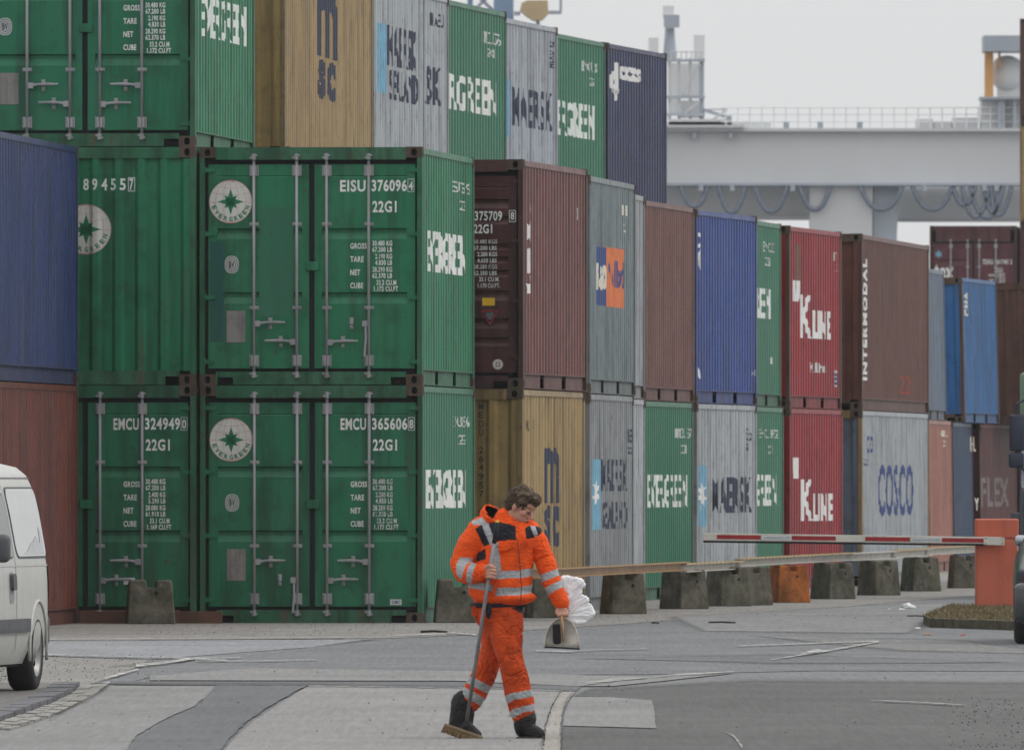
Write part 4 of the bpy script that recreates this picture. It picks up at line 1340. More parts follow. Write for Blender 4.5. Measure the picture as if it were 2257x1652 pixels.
# ---------------------------------------------------------------- barrier
YC = F * (CH - YARD) / (1354 - HY)
isl = [(2035, 1375), (2050, 1383), (2257, 1390), (2400, 1392), (2400, 1352), (2160, 1350), (2090, 1352)]
q = [gp(*p) for p in isl]
bm = NB()
lo = [bm.verts.new((p.x, p.y, p.z - .02)) for p in q]; hi = [bm.verts.new((p.x, p.y, p.z + .10)) for p in q]
bm.faces.new(hi)
for i in range(len(lo)): bm.faces.new((lo[i], lo[(i + 1) % len(lo)], hi[(i + 1) % len(lo)], hi[i]))
bmesh.ops.recalc_face_normals(bm, faces=bm.faces[:])
tag(obj('traffic_island', bm, concrete('island_kerb', (.10, .088, .065))), kind='structure')
bm = NB()
rnd = random.Random(3)
x0, x1 = min(p.x for p in q), max(p.x for p in q)
y0, y1 = min(p.y for p in q), max(p.y for p in q)
def inside(px, py, poly):
    c = False; n = len(poly); j = n - 1
    for i in range(n):
        if ((poly[i][1] > py) != (poly[j][1] > py)) and px < (poly[j][0] - poly[i][0]) * (py - poly[i][1]) / (poly[j][1] - poly[i][1] + 1e-12) + poly[i][0]:
            c = not c
        j = i
    return c
qq = [(p.x, p.y) for p in q]
cnt = 0
while cnt < 9000:
    px, py = rnd.uniform(x0, x1), rnd.uniform(y0, y1)
    cnt += 1
    if not inside(px, py, qq): continue
    h = rnd.uniform(.015, .05); a = rnd.random() * 6.28; w = .006
    z = gz(py) + .098
    dx, dy = math.cos(a) * w, math.sin(a) * w
    lx, ly = rnd.uniform(-.03, .03), rnd.uniform(-.03, .03)
    bm.faces.new([bm.verts.new(v) for v in ((px - dx, py - dy, z), (px + dx, py + dy, z), (px + lx, py + ly, z + h))])
tag(obj('dry_grass', bm, plain('dry_grass_blades', (.16, .12, .06), .9, var=.4)), 'short dry brown grass growing on the traffic island', kind='stuff')
GZC = gz(YC) + .10
post = empty('road_barrier', (wx(2198, YC), YC, GZC - .11), (0, 0, 0), label='road barrier with orange cabinet on the grassy island and red and white arm', cat='barrier')
M_OR = paint('orange_cabinet', (.52, .115, .060), rough=.42, dirt=.25, rust=.05, fade=.4)
W2 = .248
bm = NB(); box(bm, -W2, W2 - .012, 0, .42, 0, .885); bevel(bm, .010, 2); obj('cabinet_body', bm, M_OR, post)
bm = NB(); box(bm, -W2 - .004, W2, -.006, .43, .892, 1.12); bevel(bm, .018, 3); obj('cabinet_hood', bm, M_OR, post)
bm = NB(); tube(bm, [(W2 - .03, -.0, .50), (W2 + .012, -.01, .50)], .016, 8); obj('cabinet_lock', bm, M_BLACK, post)
# the arm, on the near side of the cabinet
YA = YC - .10
sA = F / YA
def az(y): return CH - (y - HY) / sA
def ax_(x): return (x - 2218) / sA
M_ARMW = paint('arm_white', (.60, .585, .53), dirt=.3, rust=.1, rough=.4)
M_ARMR = plain('arm_red', (.30, .018, .022), .4)
bm = NB()
def arm_box(bm, xa, xb, ya, yb, ya2, yb2, yy0, yy1):
    """slightly drooping box between two photo columns"""
    v = [bm.verts.new(p) for p in ((ax_(xa), yy0, az(yb)), (ax_(xb), yy0, az(yb2)), (ax_(xb), yy1, az(yb2)), (ax_(xa), yy1, az(yb)),
                                   (ax_(xa), yy0, az(ya)), (ax_(xb), yy0, az(ya2)), (ax_(xb), yy1, az(ya2)), (ax_(xa), yy1, az(ya)))]
    for f in ((3, 2, 1, 0), (4, 5, 6, 7), (0, 1, 5, 4), (1, 2, 6, 5), (2, 3, 7, 6), (3, 0, 4, 7)): bm.faces.new([v[i] for i in f])
def ytop(x): return 1174 + (x - 1550) / 600 * 8.5
arm_box(bm, 1550, 2210, ytop(1550), 1190, ytop(2210), 1198, 0, .045)
bevel(bm, .003); arm = obj('barrier_arm', bm, M_ARMW, post); arm.location = (wx(2218, YA) - post.location.x, YA - YC, -post.location.z)
bm = NB(); arm_box(bm, 1550, 2175, 1190.3, 1195, 1198.3, 1202.5, .006, .04); obj('rubber_edge', bm, M_BLACK, arm)
for i, (xa, xb) in enumerate(((1580, 1677), (1745, 1842), (1907, 2006), (2076, 2172))):
    bm = NB(); arm_box(bm, xa, xb, ytop(xa) + 3.3, ytop(xa) + 12.5, ytop(xb) + 3.3, ytop(xb) + 12.5, -.003, .002); obj('red_panel', bm, M_ARMR, arm)
for i, (xa, xb) in enumerate(((1679, 1743), (2008, 2074))):
    bm = NB(); arm_box(bm, xa, xb, ytop(xa) + 3.3, ytop(xa) + 12.5, ytop(xb) + 3.3, ytop(xb) + 12.5, -.003, .002); pnl = obj('white_panel', bm, plain('arm_label', (.55, .58, .58)), arm)
    xm = (xa + xb) / 2
    t = text_bm('www.barriere.de', ax_(xa + 4), ax_(xb - 4), az(ytop(xm) + 9.6), az(ytop(xm) + 6.2), .01)
    wrap(t, None, lambda u, v, d: Vector((u, -.005, v)), 0); obj('panel_lettering', t, plain('arm_blue_print', (.05, .14, .32)), arm)
bm = NB(); arm_box(bm, 2168, 2214, ytop(2170) - 1, ytop(2170) + 17, ytop(2214), ytop(2214) + 18, -.012, -.001); bevel(bm, .003); pt = obj('clamp_plate', bm, M_ARMW, arm)
for xx in (2173, 2209):
    for yy in (1185, 1197):
        bm = NB(); tube(bm, [(ax_(xx), -.013, az(yy)), (ax_(xx), -.020, az(yy))], .007, 6); obj('clamp_bolt', bm, M_BLACK, arm)

# ---------------------------------------------------------------- litter
def lump(name, label, cat, x, y, size, mat, seed=0, lift=0.0):
    bm = NB(); bmesh.ops.create_icosphere(bm, subdivisions=3, radius=1)
    for v in bm.verts:
        k = 1 + .35 * noise.noise(v.co * 1.7 + Vector((seed, 0, 0))) + .12 * noise.noise(v.co * 5)
        v.co = Vector((v.co.x * size[0] * k, v.co.y * size[1] * k, max(-.6, v.co.z) * size[2] * k))
    o = tag(obj(name, bm, mat, smooth=True), label, cat)
    p = gp(x, y); o.location = (p.x, p.y, p.z + size[2] * .55 + lift)
    return o
M_LIT = plain('litter_white', (.72, .73, .73), .6)
lump('crumpled_bag', 'crumpled white bag lying on the road left of the traffic island', 'litter', 2002, 1341.5, (.085, .07, .045), M_LIT, 1)
lump('paper_scrap', 'small white scrap on the road left of the crumpled white bag', 'litter', 1987, 1344, (.035, .03, .016), M_LIT, 2)
lump('paper_scrap', 'tiny pale scrap lying on the road, well left of the crumpled white bag', 'litter', 1960, 1343.5, (.012, .012, .012), M_LIT, 5)
lump('paper_scrap', 'pale scrap lying at the left tip of the traffic island', 'litter', 2020, 1386, (.05, .04, .014), plain('litter_beige', (.45, .42, .36)), 3)
lump('dry_leaf', 'rust coloured dry leaf on the road below the island tip', 'litter', 2045, 1400, (.05, .03, .014), plain('leaf_brown', (.30, .16, .07)), 4)
lump('red_scrap', 'small red scrap on the road below the traffic island', 'litter', 2122, 1400.5, (.03, .02, .010), plain('litter_red', (.35, .03, .03)), 6)
lump('paper_scrap', 'small white scrap lying in the dry grass of the island', 'litter', 2232, 1383, (.045, .03, .02), M_LIT, 7, .03)
def stick(label, xa, xb, y, r, mat, name='stick'):
    a, b = gp(xa, y), gp(xb, y + .8)
    bm = NB(); tube(bm, [(a.x, a.y, a.z + r + .006), ((a.x + b.x) / 2, (a.y + b.y) / 2, a.z + r * 1.6 + .006), (b.x, b.y, b.z + r + .006)], r, 6)
    return tag(obj(name, bm, mat), label, 'litter')
stick('dark stick lying on the road right of the dustpan', 1563, 1620, 1558 - 184.5, .009, M_BLACK)
stick('thin dark strip lying on the pale yard edge left of the worker', 928, 985, 1395, .012, M_BLACK, 'metal_strip')
stick('short dark twig on the road below the blocks', 1437, 1452, 1374.5, .008, M_BLACK)
stick('long dark streak of old rope lying on the road near the island', 2000, 2040, 1359, .008, plain('rope_dark', (.05, .05, .05)), 'rope_piece')
# ---------------------------------------------------------------- harbour cranes in the haze
YG = 560.0
SG = F / YG
def gx(x, Y=None): return wx(x, Y or YG)
def gzz(y, Y=None): return wz(y, Y or YG)
M_CR = plain('crane_grey_hazed', (.58, .59, .60), .6, var=.05, scale=.3)  # main crane paints are paled; distance haze is put into their colour
M_CRL = plain('crane_pale_hazed', (.74, .75, .75), .6, var=.05, scale=.3)
M_CRD = plain('crane_blue_grey_hazed', (.38, .42, .47), .6, var=.1, scale=.3)
M_CRO = plain('crane_orange_hazed', (.64, .34, .13), .6, var=.08, scale=.3)  # orange washed out, haze mixed into the paint
def B2(name, mat, parent, x0, x1, ytop, ybot, dy0=0, dy1=2.0, bev=0):
    bm = NB(); box(bm, gx(x0), gx(x1), YG + dy0, YG + dy1, gzz(ybot), gzz(ytop))
    if bev: bevel(bm, bev)
    o = obj(name, bm, mat, parent)
    if parent is not None: o.matrix_parent_inverse = parent.matrix_world.inverted()
    return o
cr = empty('gantry_crane', (0, 0, 0), label='huge pale grey gantry crane with box girder in the haze', cat='crane')
B2('box_girder', M_CR, cr, 1240, 2700, 290, 403, 0, 2.6)
B2('girder_flange', M_CR, cr, 1240, 2700, 283, 289.9, -.35, 2.9)
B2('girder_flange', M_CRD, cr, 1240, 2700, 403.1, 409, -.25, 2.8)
B2('girder_flange', M_CRL, cr, 1240, 1700, 268, 282.9, .2, 2.4)
def prism_w(name, pts, y0, y1, mat, parent):
    bm = NB(); prism(bm, [(gx(p[0]), gzz(p[1])) for p in pts], YG + y0, YG + y1)
    return obj(name, bm, mat, parent)
prism_w('portal_leg', [(1784, 409.2), (1924, 409.2), (1916, 1072), (1796, 1072)], .1, 1.6, M_CR, cr)
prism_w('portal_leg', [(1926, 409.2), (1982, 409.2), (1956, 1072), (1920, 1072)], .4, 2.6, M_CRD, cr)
B2('lower_beam', M_CRL, cr, 1240, 1790, 409.3, 474, 2.2, 3.0)
B2('lower_beam_flange', M_CR, cr, 1240, 1790, 474.1, 482, 1.9, 3.2)
B2('lower_beam', M_CRL, cr, 1976, 2700, 409.3, 478, 3.1, 4.0)
B2('lower_beam_flange', M_CR, cr, 1976, 2700, 478.1, 485, 2.9, 4.2)
# hand rail along the top
for k in range(27):
    x = 1600 + k * 26.5
    bm = NB(); tube(bm, [(gx(x), YG + .1, gzz(284)), (gx(x), YG + .1, gzz(236))], .025, 6); obj('rail_post', bm, M_CRL, cr)
for y in (237, 252, 268):
    bm = NB(); tube(bm, [(gx(1590), YG + .1, gzz(y)), (gx(2300), YG + .1, gzz(y))], .022, 6); obj('hand_rail', bm, M_CRL, cr)
for x in (1733, 1808, 1895):
    B2('floodlight', M_CRD, cr, x - 6, x + 6, 270, 282.8, -.3, .4)
for x in (1530, 1610): B2('floodlight', M_CRD, cr, x - 4, x + 4, 292, 306, -.4, -.05)
# cable loops below the girder
M_CAB = plain('cable_dark', (.17, .20, .25), .6)
def loop(x0, x1, ybot, r=.085, lean=0, y0=409):
    pts = []
    for k in range(15):
        t = k / 14
        s = 1 - abs(2 * t - 1) ** 2.4
        pts.append((gx(x0 + (x1 - x0) * t + lean * s), YG - .15, gzz(y0 + (ybot - y0) * s)))
    bm = NB(); tube(bm, pts, r, 6)
    obj('cable_loop', bm, M_CAB, cr, True)
for a in ((1500, 1560, 455), (1584, 1642, 468), (1664, 1735, 466), (1762, 1830, 462), (1895, 1990, 462), (2010, 2100, 462), (2120, 2180, 478), (2138, 2212, 480), (2165, 2230, 474), (2185, 2200, 470), (2100, 2150, 452)):
    loop(*a)
for x in (1545, 1712 - 98, 1747, 2038, 2170, 2196):
    B2('cable_trolley', M_CRD, cr, x - 5, x + 5, 409.2, 421, -.3, .3)
# machinery tower at its left end
B2('tower_panel', M_CRL, cr, 1476, 1494, 138, 250, .9, 1.6); B2('tower_panel', M_CRL, cr, 1500, 1519, 138, 209, .9, 1.6); B2('tower_panel', M_CRL, cr, 1525, 1544, 138, 209, .9, 1.6)
B2('tower_panel', M_CR, cr, 1498, 1545, 220, 258, .9, 1.6)
for x, q in ((1476, 0), (1497, 0), (1522, 0), (1549, 1), (1545, 1)):
    bm = NB(); tube(bm, [(gx(x), YG + .4, gzz(275)), (gx(x), YG + .4, gzz(128))], .055, 6); obj('tower_post', bm, M_CRD if q else M_CR, cr)
for x in range(1480, 1548, 11):
    bm = NB(); tube(bm, [(gx(x), YG + .2, gzz(133)), (gx(x), YG + .2, gzz(113))], .02, 6); obj('tower_rail_post', bm, M_CR, cr)
bm = NB(); tube(bm, [(gx(1474), YG + .2, gzz(114)), (gx(1550), YG + .2, gzz(114))], .02, 6); obj('tower_hand_rail', bm, M_CR, cr)
for (xa, ya, xb, yb) in ((1500, 210, 1544, 140), (1500, 258, 1544, 222), (1556, 274, 1604, 240), (1560, 240, 1600, 240)):
    bm = NB(); tube(bm, [(gx(xa), YG + .3, gzz(ya)), (gx(xb), YG + .3, gzz(yb))], .04, 6); obj('tower_brace', bm, M_CR, cr)
for y in (133, 214, 252):
    B2('tower_beam', M_CRD, cr, 1462, 1554, y - 3, y + 3, .2, .35)
B2('tower_deck', M_CR, cr, 1420, 1640, 276, 282, -.6, .1)
prism_w('tower_brace', [(1552, 238), (1608, 256), (1608, 262), (1552, 246)], .3, .6, M_CRD, cr)
bm = NB(); tube(bm, [(gx(1477), YG + 1, gzz(134)), (gx(1477), YG + 1, gzz(60))], [.24, .16], 8); obj('mast', bm, M_CRD, cr)
B2('mast_head', M_CRL, cr, 1462, 1486, 12, 38, .5, 1.4); B2('mast_head', M_CRD, cr, 1464, 1498, 32, 58, .4, 1.5)
B2('exhaust_box', M_CRL, cr, 1530, 1554, 76, 131, .8, 1.6); B2('exhaust_box', M_CRL, cr, 1430, 1452, 82, 131, .8, 1.6)
B2('lamp_box', M_CRD, cr, 1602, 1613, 255, 278, .2, .7)
B2('tower_base', M_CR, cr, 1474, 1600, 262, 275.8, .2, 2.2)
# operator house at its right end
B2('house_roof', M_CRD, cr, 2168, 2330, 79, 114, -.5, 2.2)
B2('house_column', M_CRO, cr, 2171, 2190, 114.2, 216, .2, .6)
B2('house_column', M_CRO, cr, 2201, 2206, 114.2, 150, .2, .6)
bm = NB(); ball(bm, (gx(2222), YG + 1, gzz(160)), (.62, .5, .62)); obj('white_tank', bm, M_CRL, cr, True)
B2('house_wall', M_CRL, cr, 2200, 2330, 160, 213, .9, 1.3)
B2('house_deck', M_CRD, cr, 2160, 2330, 213.5, 219, -.3, 2.0)
B2('house_base', M_CR, cr, 2163, 2200, 219.2, 282.8, .2, 2.0)
B2('house_base', M_CRL, cr, 2216, 2330, 219.2, 282.8, .6, 2.2)
for x in (2203, 2211, 2236):
    B2('house_post', M_CRD, cr, x - 3, x + 4, 219.3, 282.7, -.1, .3)
for (xa, xb, ya) in ((2020, 2060, 262), (2060, 2100, 268), (2100, 2160, 259)):
    B2('winch_box', M_CR, cr, xa, xb - 2, ya, 282.6, .4, 1.5)
# second crane, far left, only its foot shows above the containers
Y2 = YG
c2r = empty('quay_crane', (0, 0, 0), label='blue grey crane mast with a tan cabin above the top tier of containers', cat='crane')
M_CRB = plain('crane_blue', (.20, .29, .42), .6, var=.08, scale=.4)
M_TAN = plain('crane_tan', (.50, .38, .22), .6, var=.12, scale=.5)
B2('mast_leg', M_CRB, c2r, 1088, 1132, -60, 1071, 0, 1)
B2('mast_leg', M_CRB, c2r, 1030, 1042, -60, 1071, 1, 2)
for (a, b, c_, d_) in ((1042, -20, 1086, 22), (1086, -20, 1045, 22), (1048, 22, 1086, 24)):
    bm = NB(); tube(bm, [(gx(a), YG + .5, gzz(b)), (gx(c_), YG + .5, gzz(d_))], .06, 6); obj('mast_brace', bm, M_CRD, c2r)
prism_w('cabin', [(1146, 24), (1150, 8), (1163, 2), (1207, 2), (1209, 30), (1196, 44), (1176, 46), (1160, 36)], -.6, .8, M_TAN, c2r)
B2('cabin_bracket', M_CRD, c2r, 1133, 1147, 26, 34, -.2, .2)
B2('cabin_hook', M_CRD, c2r, 1181, 1190, 46, 62, -.1, .3)
B2('boom_hanger', M_CRD, c2r, 1209.5, 1238, 24, 31, -.1, .3); B2('boom_hanger', M_CRD, c2r, 1233, 1239, -40, 24, -.1, .3)

# ---------------------------------------------------------------- vehicles (lofted bodies)
def width_at(tab, z):
    zs = [t[0] for t in tab]; ws = [t[1] for t in tab]
    return float(np.interp(z, zs, ws))
def vehicle_shell(stations, tab, zb, nz=16, taper=None):
    """stations: (y, top z); ring points follow the width table"""
    bm = NB()
    rings = []
    H = max(s[1] for s in stations)
    for (y, zt) in stations:
        k = taper(y) if taper else 1.0
        right = []
        for i in range(nz):
            f = i / (nz - 1)
            f = 1 - (1 - f) ** 1.35
            z = zb + (zt - zb) * f
            zz = z if zt > H - .02 else zb + (H - zb) * (f if f > .8 else f * (zt - zb) / (H - zb) + (f / .8) ** 8 * (.8 - .8 * (zt - zb) / (H - zb)))
            right.append((width_at(tab, min(zz, H)) * k, y, z))
        ring = [bm.verts.new(p) for p in right] + [bm.verts.new((-p[0], p[1], p[2])) for p in right[::-1]]
        rings.append(ring)
    n = len(rings[0])
    for a, b in zip(rings, rings[1:]):
        for i in range(n):
            bm.faces.new((a[i], a[(i + 1) % n], b[(i + 1) % n], b[i]))
    bm.faces.new(rings[0]); bm.faces.new(rings[-1][::-1])
    bmesh.ops.recalc_face_normals(bm, faces=bm.faces[:])
    return bm
def cut_arches(o, ys, r, zc, hw):
    for y in ys:
        bm = NB()
        for s in (-1, 1):
            tube(bm, [(s * (hw - .28), y, zc), (s * (hw + .3), y, zc)], r, 32)
        me = bpy.data.meshes.new('cut'); bm.to_mesh(me); bm.free()
        c = bpy.data.objects.new('cut', me); COL.objects.link(c)
        m = o.modifiers.new('b', 'BOOLEAN'); m.operation = 'DIFFERENCE'; m.solver = 'EXACT'; m.object = c
        c['tmp'] = 1
    dg = bpy.context.evaluated_depsgraph_get(); dg.update()
    me = bpy.data.meshes.new_from_object(o.evaluated_get(dg))
    mats = [s for s in o.data.materials]
    o.modifiers.clear(); o.data = me
    me.materials.clear()
    for s in mats: me.materials.append(s)
    me.polygons.foreach_set('use_smooth', [True] * len(me.polygons))
    me.set_sharp_from_angle(angle=R(35))
    for c in [c for c in bpy.data.objects if c.get('tmp')]: bpy.data.objects.remove(c)
def wheel(parent, loc, side, r=.31, w=.20, mrim=None):
    wroot_bm = NB()
    s = side
    prof = [(0, r * .62), (-.012, r * .80), (0, r * .93), (.03, r * .985), (.06, r), (w - .05, r), (w - .02, r * .97), (w, r * .9), (w, r * .6)]
    n = 40
    rings = []
    for (x, rr) in prof:
        rings.append([wroot_bm.verts.new((-s * x, rr * math.cos(2 * math.pi * k / n), rr * math.sin(2 * math.pi * k / n))) for k in range(n)])
    for a, b in zip(rings, rings[1:]):
        for k in range(n): wroot_bm.faces.new((a[k], a[(k + 1) % n], b[(k + 1) % n], b[k]))
    bmesh.ops.recalc_face_normals(wroot_bm, faces=wroot_bm.faces[:])
    tyre = obj('wheel', wroot_bm, M_TYRE, parent, True)
    tyre.location = loc
    bm = NB()
    prof = [(.012, r * .66), (-.004, r * .645), (.004, r * .60), (.035, r * .56), (.05, r * .48), (.030, r * .30), (.012, r * .16), (.006, r * .12), (.006, 0.001)]
    rings = []
    for (x, rr) in prof:
        rings.append([bm.verts.new((-s * x, rr * math.cos(2 * math.pi * k / n), rr * math.sin(2 * math.pi * k / n))) for k in range(n)])
    for a, b in zip(rings, rings[1:]):
        for k in range(n): bm.faces.new((a[k], a[(k + 1) % n], b[(k + 1) % n], b[k]))
    obj('rim', bm, mrim or M_RIM, tyre, True)
    bm = NB()
    for k in range(8):
        a = 2 * math.pi * k / 8
        tube(bm, [(-s * .030, r * .42 * math.cos(a), r * .42 * math.sin(a)), (-s * .040, r * .42 * math.cos(a), r * .42 * math.sin(a))], .022, 8)
    obj('rim_hole', bm, M_VOID, tyre)
    return tyre
M_TYRE = plain('tyre_rubber', (.022, .022, .022), .85, bump=.3, bscale=60)
M_RIM = plain('steel_rim', (.25, .25, .24), .45, metal=.6)
M_VAN = paint('van_silver', (.43, .43, .405), rough=.38, dirt=.18, rust=0.0, fade=.1, spec=.6)
M_VGREY = plain('grey_plastic', (.07, .075, .08), .6)
M_GLASSD = plain('dark_glass', (.015, .017, .02), .08, spec=.8)
M_GLASSP = plain('papered_window', (.42, .43, .43), .2, var=.05, spec=.7)
VT = [(.22, .76), (.30, .815), (.50, .835), (.85, .835), (1.02, .822), (1.20, .79), (1.40, .755), (1.58, .715), (1.68, .675), (1.74, .62), (1.78, .54), (1.80, .40), (1.805, .0)]
YV = 128.6
YAWV = 8.0
van = empty('parked_van', (wx(81, YV), YV, gz(YV)), (0, 0, -R(YAWV)), label='silver white van cut by the left edge of the picture', cat='van')
def vp(x, y, z): return (x - .825, y, z)          # body centre line lies left of the visible wheel face
inner = van
stat = [(.70, 1.02), (.695, 1.50), (.66, 1.70), (.58, 1.775), (.45, 1.80), (-.6, 1.805), (-1.3, 1.80), (-1.65, 1.77), (-1.95, 1.62), (-2.35, 1.32), (-2.62, 1.12), (-2.75, 1.05), (-3.05, .98), (-3.25, .88), (-3.36, .68), (-3.38, .45)]
def vtaper(y):
    if y > .45: return 1 - .10 * ((y - .45) / .25) ** 2
    if y < -2.4: return 1 - .22 * ((-2.4 - y) / 1.0) ** 2
    return 1.0
body_bm = vehicle_shell(stat, VT, .22, taper=vtaper)
vb = obj('van_body', body_bm, [M_VAN], van, True)
cut_arches(vb, (0.0, -2.6), .385, .31, .8)
vb.location = (-.825, 0, 0)
def vside(pts, off=.004):
    """polygon in (y, z) laid on the right-hand body side, divided so that it follows the curve"""
    bm = poly_bm(pts)
    for axis, lo, hi, st_ in ((1, .2, 1.8, .06), (0, -3.4, .8, .12)):
        k = lo
        while k < hi:
            bmesh.ops.bisect_plane(bm, geom=bm.verts[:] + bm.edges[:] + bm.faces[:], plane_co=(k if axis == 0 else 0, k if axis == 1 else 0, 0), plane_no=(1 - axis, axis, 0), dist=1e-6)
            k += st_
    for v in bm.verts:
        y, z = v.co.x, v.co.y
        v.co = Vector((width_at(VT, z) * vtaper(y) + off - .825, y, z))
    bmesh.ops.recalc_face_normals(bm, faces=bm.faces[:])
    for f in bm.faces:
        if f.normal.x < 0: f.normal_flip()
    return bm
def rounded(y0, y1, z0, z1, r, n=5, slant=0):
    out = []
    for (cy, cz, a0) in ((y1 - r, z1 - r, 0), (y0 + r, z1 - r, 90), (y0 + r, z0 + r, 180), (y1 - r, z0 + r, 270)):
        for k in range(n + 1):
            a = R(a0 + 90 * k / n)
            yy, zz = cy + r * math.cos(a), cz + r * math.sin(a)
            out.append((yy + slant * (z1 - zz), zz))
    return out
obj('window_seal', vside(rounded(-.92, .48, 1.045, 1.605, .10, slant=.06), .003), M_VGREY, van)
obj('side_window', vside(rounded(-.90, .46, 1.062, 1.590, .09, slant=.06), .007), M_GLASSP, van)
obj('window_smudge', vside([(-.55, 1.08), (.40, 1.08), (.36, 1.26), (.30, 1.30), (.26, 1.16), (.12, 1.22), (.02, 1.19), (-.2, 1.15), (-.38, 1.10)], .010), plain('window_smudge_grey', (.36, .375, .39), .3), van)
obj('window_seal', vside(rounded(-2.05, -1.02, 1.045, 1.56, .08), .003), M_VGREY, van)
obj('side_window', vside(rounded(-2.03, -1.04, 1.06, 1.545, .07), .007), M_GLASSD, van)
o = obj('rub_strip', vside(rounded(-2.1, -.44, .468, .575, .03), .022), M_VGREY, van); o.modifiers.new('s', 'SOLIDIFY').thickness = .02
o = obj('roof_gutter', vside([(-1.5, 1.672), (.52, 1.672), (.52, 1.680), (-1.5, 1.680)], .003), M_VGREY, van)
for (a, b) in ((-1.0, -.99),):
    obj('door_gap', vside([(a, .32), (b, .32), (b, 1.64), (a, 1.64)], .003), M_VOID, van)
obj('body_crease', vside([(-2.1, .985), (.55, .985), (.55, .995), (-2.1, .995)], .006), M_VAN, van)
bm = vside(rounded(-1.29, -1.13, .80, .93, .03), .030); hd = obj('door_handle', bm, M_VGREY, van); hd.modifiers.new('s', 'SOLIDIFY').thickness = .025
bm = vside(rounded(-1.31, -1.11, .70, .94, .05), .003); obj('handle_recess', bm, plain('recess_grey', (.25, .25, .25)), van)
# arch lip, rear lamp, bumper, sill
bm = NB()
pts = [( .837 - .825, .40 * math.cos(R(a)), .31 + .40 * math.sin(R(a))) for a in range(-10, 191, 10)]
tube(bm, pts, .014, 6); obj('arch_lip', bm, M_VAN, van, True)
bm = vside(rounded(.50, .66, .72, 1.0, .03), .004); obj('tail_lamp', bm, plain('lamp_red_dark', (.12, .01, .015), .2, spec=.7), van)
bm = NB(); box(bm, -.80, .80, .56, .80, .34, .60); bevel(bm, .05, 3); o = obj('rear_bumper', bm, M_VGREY, van, True); o.location = (-.825, 0, 0)
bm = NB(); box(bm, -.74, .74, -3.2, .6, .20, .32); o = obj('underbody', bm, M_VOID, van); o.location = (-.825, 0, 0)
bm = NB(); box(bm, .0, .12, -.07, .07, -.11, .11); bevel(bm, .045, 3)
mr = obj('wing_mirror', bm, M_VGREY, van, True); mr.location = (.02, -2.05, 1.13)
bm = NB(); box(bm, -.05, .02, -.02, .02, -.05, .0); o = obj('mirror_stalk', bm, M_VGREY, van); o.location = (.0, -2.05, 1.06)
for (sx, yy) in ((0, 0.0), (0, -2.6), (1, 0.0), (1, -2.6)):
    wheel(van, (0 if sx == 0 else -1.65, yy, .31), 1 if sx == 0 else -1)
bm = vehicle_shell([(-1.68, 1.70), (-1.98, 1.56), (-2.33, 1.30), (-2.36, 1.28)], [(a, b * .86) for a, b in VT], 1.12, 8); o = obj('windscreen', bm, M_GLASSD, van, True); o.location = (-.825, -.02, .03)
bm = NB()
for sx in (-1, 1):
    ball(bm, (sx * .55, -3.24, .72), (.14, .06, .10))
o = obj('headlight', bm, plain('lamp_clear', (.5, .5, .5), .15), van, True); o.location = (-.825, 0, 0)
bm = NB(); box(bm, -.72, .72, -3.46, -3.25, .30, .55); bevel(bm, .05, 3); o = obj('front_bumper', bm, M_VGREY, van, True); o.location = (-.825, 0, 0)

# dark car at the right edge
YCAR = 158.0
CT = [(.20, .78), (.35, .845), (.60, .86), (.85, .84), (.93, .80), (1.1, .72), (1.3, .62), (1.40, .52), (1.44, .35), (1.45, 0)]
M_CAR = plain('car_dark_paint', (.030, .033, .036), .25, var=.1, spec=.7)
car = empty('dark_car', (4.86 + .86, YCAR + .6, gz(YCAR)), (0, 0, R(-2)), label='dark car with a red tail lamp cut by the right edge of the picture', cat='car')
cst = [(-.60, .55), (-.58, .86), (-.50, .93), (-.30, .97), (.35, 1.38), (.8, 1.44), (1.6, 1.44), (2.2, 1.30), (2.7, .98), (3.4, .90), (3.65, .75), (3.7, .5)]
def ctaper(y):
    if y < 0: return 1 - .16 * (y / .6) ** 2
    if y > 3.0: return 1 - .2 * ((y - 3) / .7) ** 2
    return 1.0
cb = obj('car_body', vehicle_shell(cst, CT, .20, taper=ctaper), [M_CAR], car, True)
cut_arches(cb, (.25, 2.85), .35, .31, .8)
for sx in (-1, 1):
    for y in (.25, 2.85):
        wheel(car, (sx * .835, y, .31), sx)
    bm = NB(); box(bm, -.09, .09, -.05, .13, -.10, .07); bevel(bm, .03, 3)
    o = obj('tail_lamp', bm, plain('lamp_red', (.55, .010, .02), .15, spec=.8), car, True); o.location = (sx * .625, -.515, .80)
    bm = NB(); box(bm, -.09, .09, -.05, .05, -.055, .055); bevel(bm, .04, 3)
    o = obj('wing_mirror', bm, plain('mirror_silver', (.35, .37, .39), .2, metal=.7), car, True); o.location = (sx * .76, 2.1, 1.00)
bm = NB(); box(bm, -.85, .85, -.70, -.30, .22, .60); bevel(bm, .07, 3); obj('rear_bumper', bm, M_CAR, car, True)
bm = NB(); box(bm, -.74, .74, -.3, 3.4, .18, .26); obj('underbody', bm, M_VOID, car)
bm = NB()
bm.faces.new([bm.verts.new(v) for v in ((-.60, -.25, 1.02), (.60, -.25, 1.02), (.50, .30, 1.36), (-.50, .30, 1.36))]); o = obj('rear_window', bm, M_GLASSD, car); o.location = (0, -.03, .015)
bm = NB(); box(bm, -.26, .26, -.006, .006, -.055, .055); o = obj('number_plate', bm, plain('plate_white', (.6, .6, .58)), car); o.location = (0, -.73, .42)

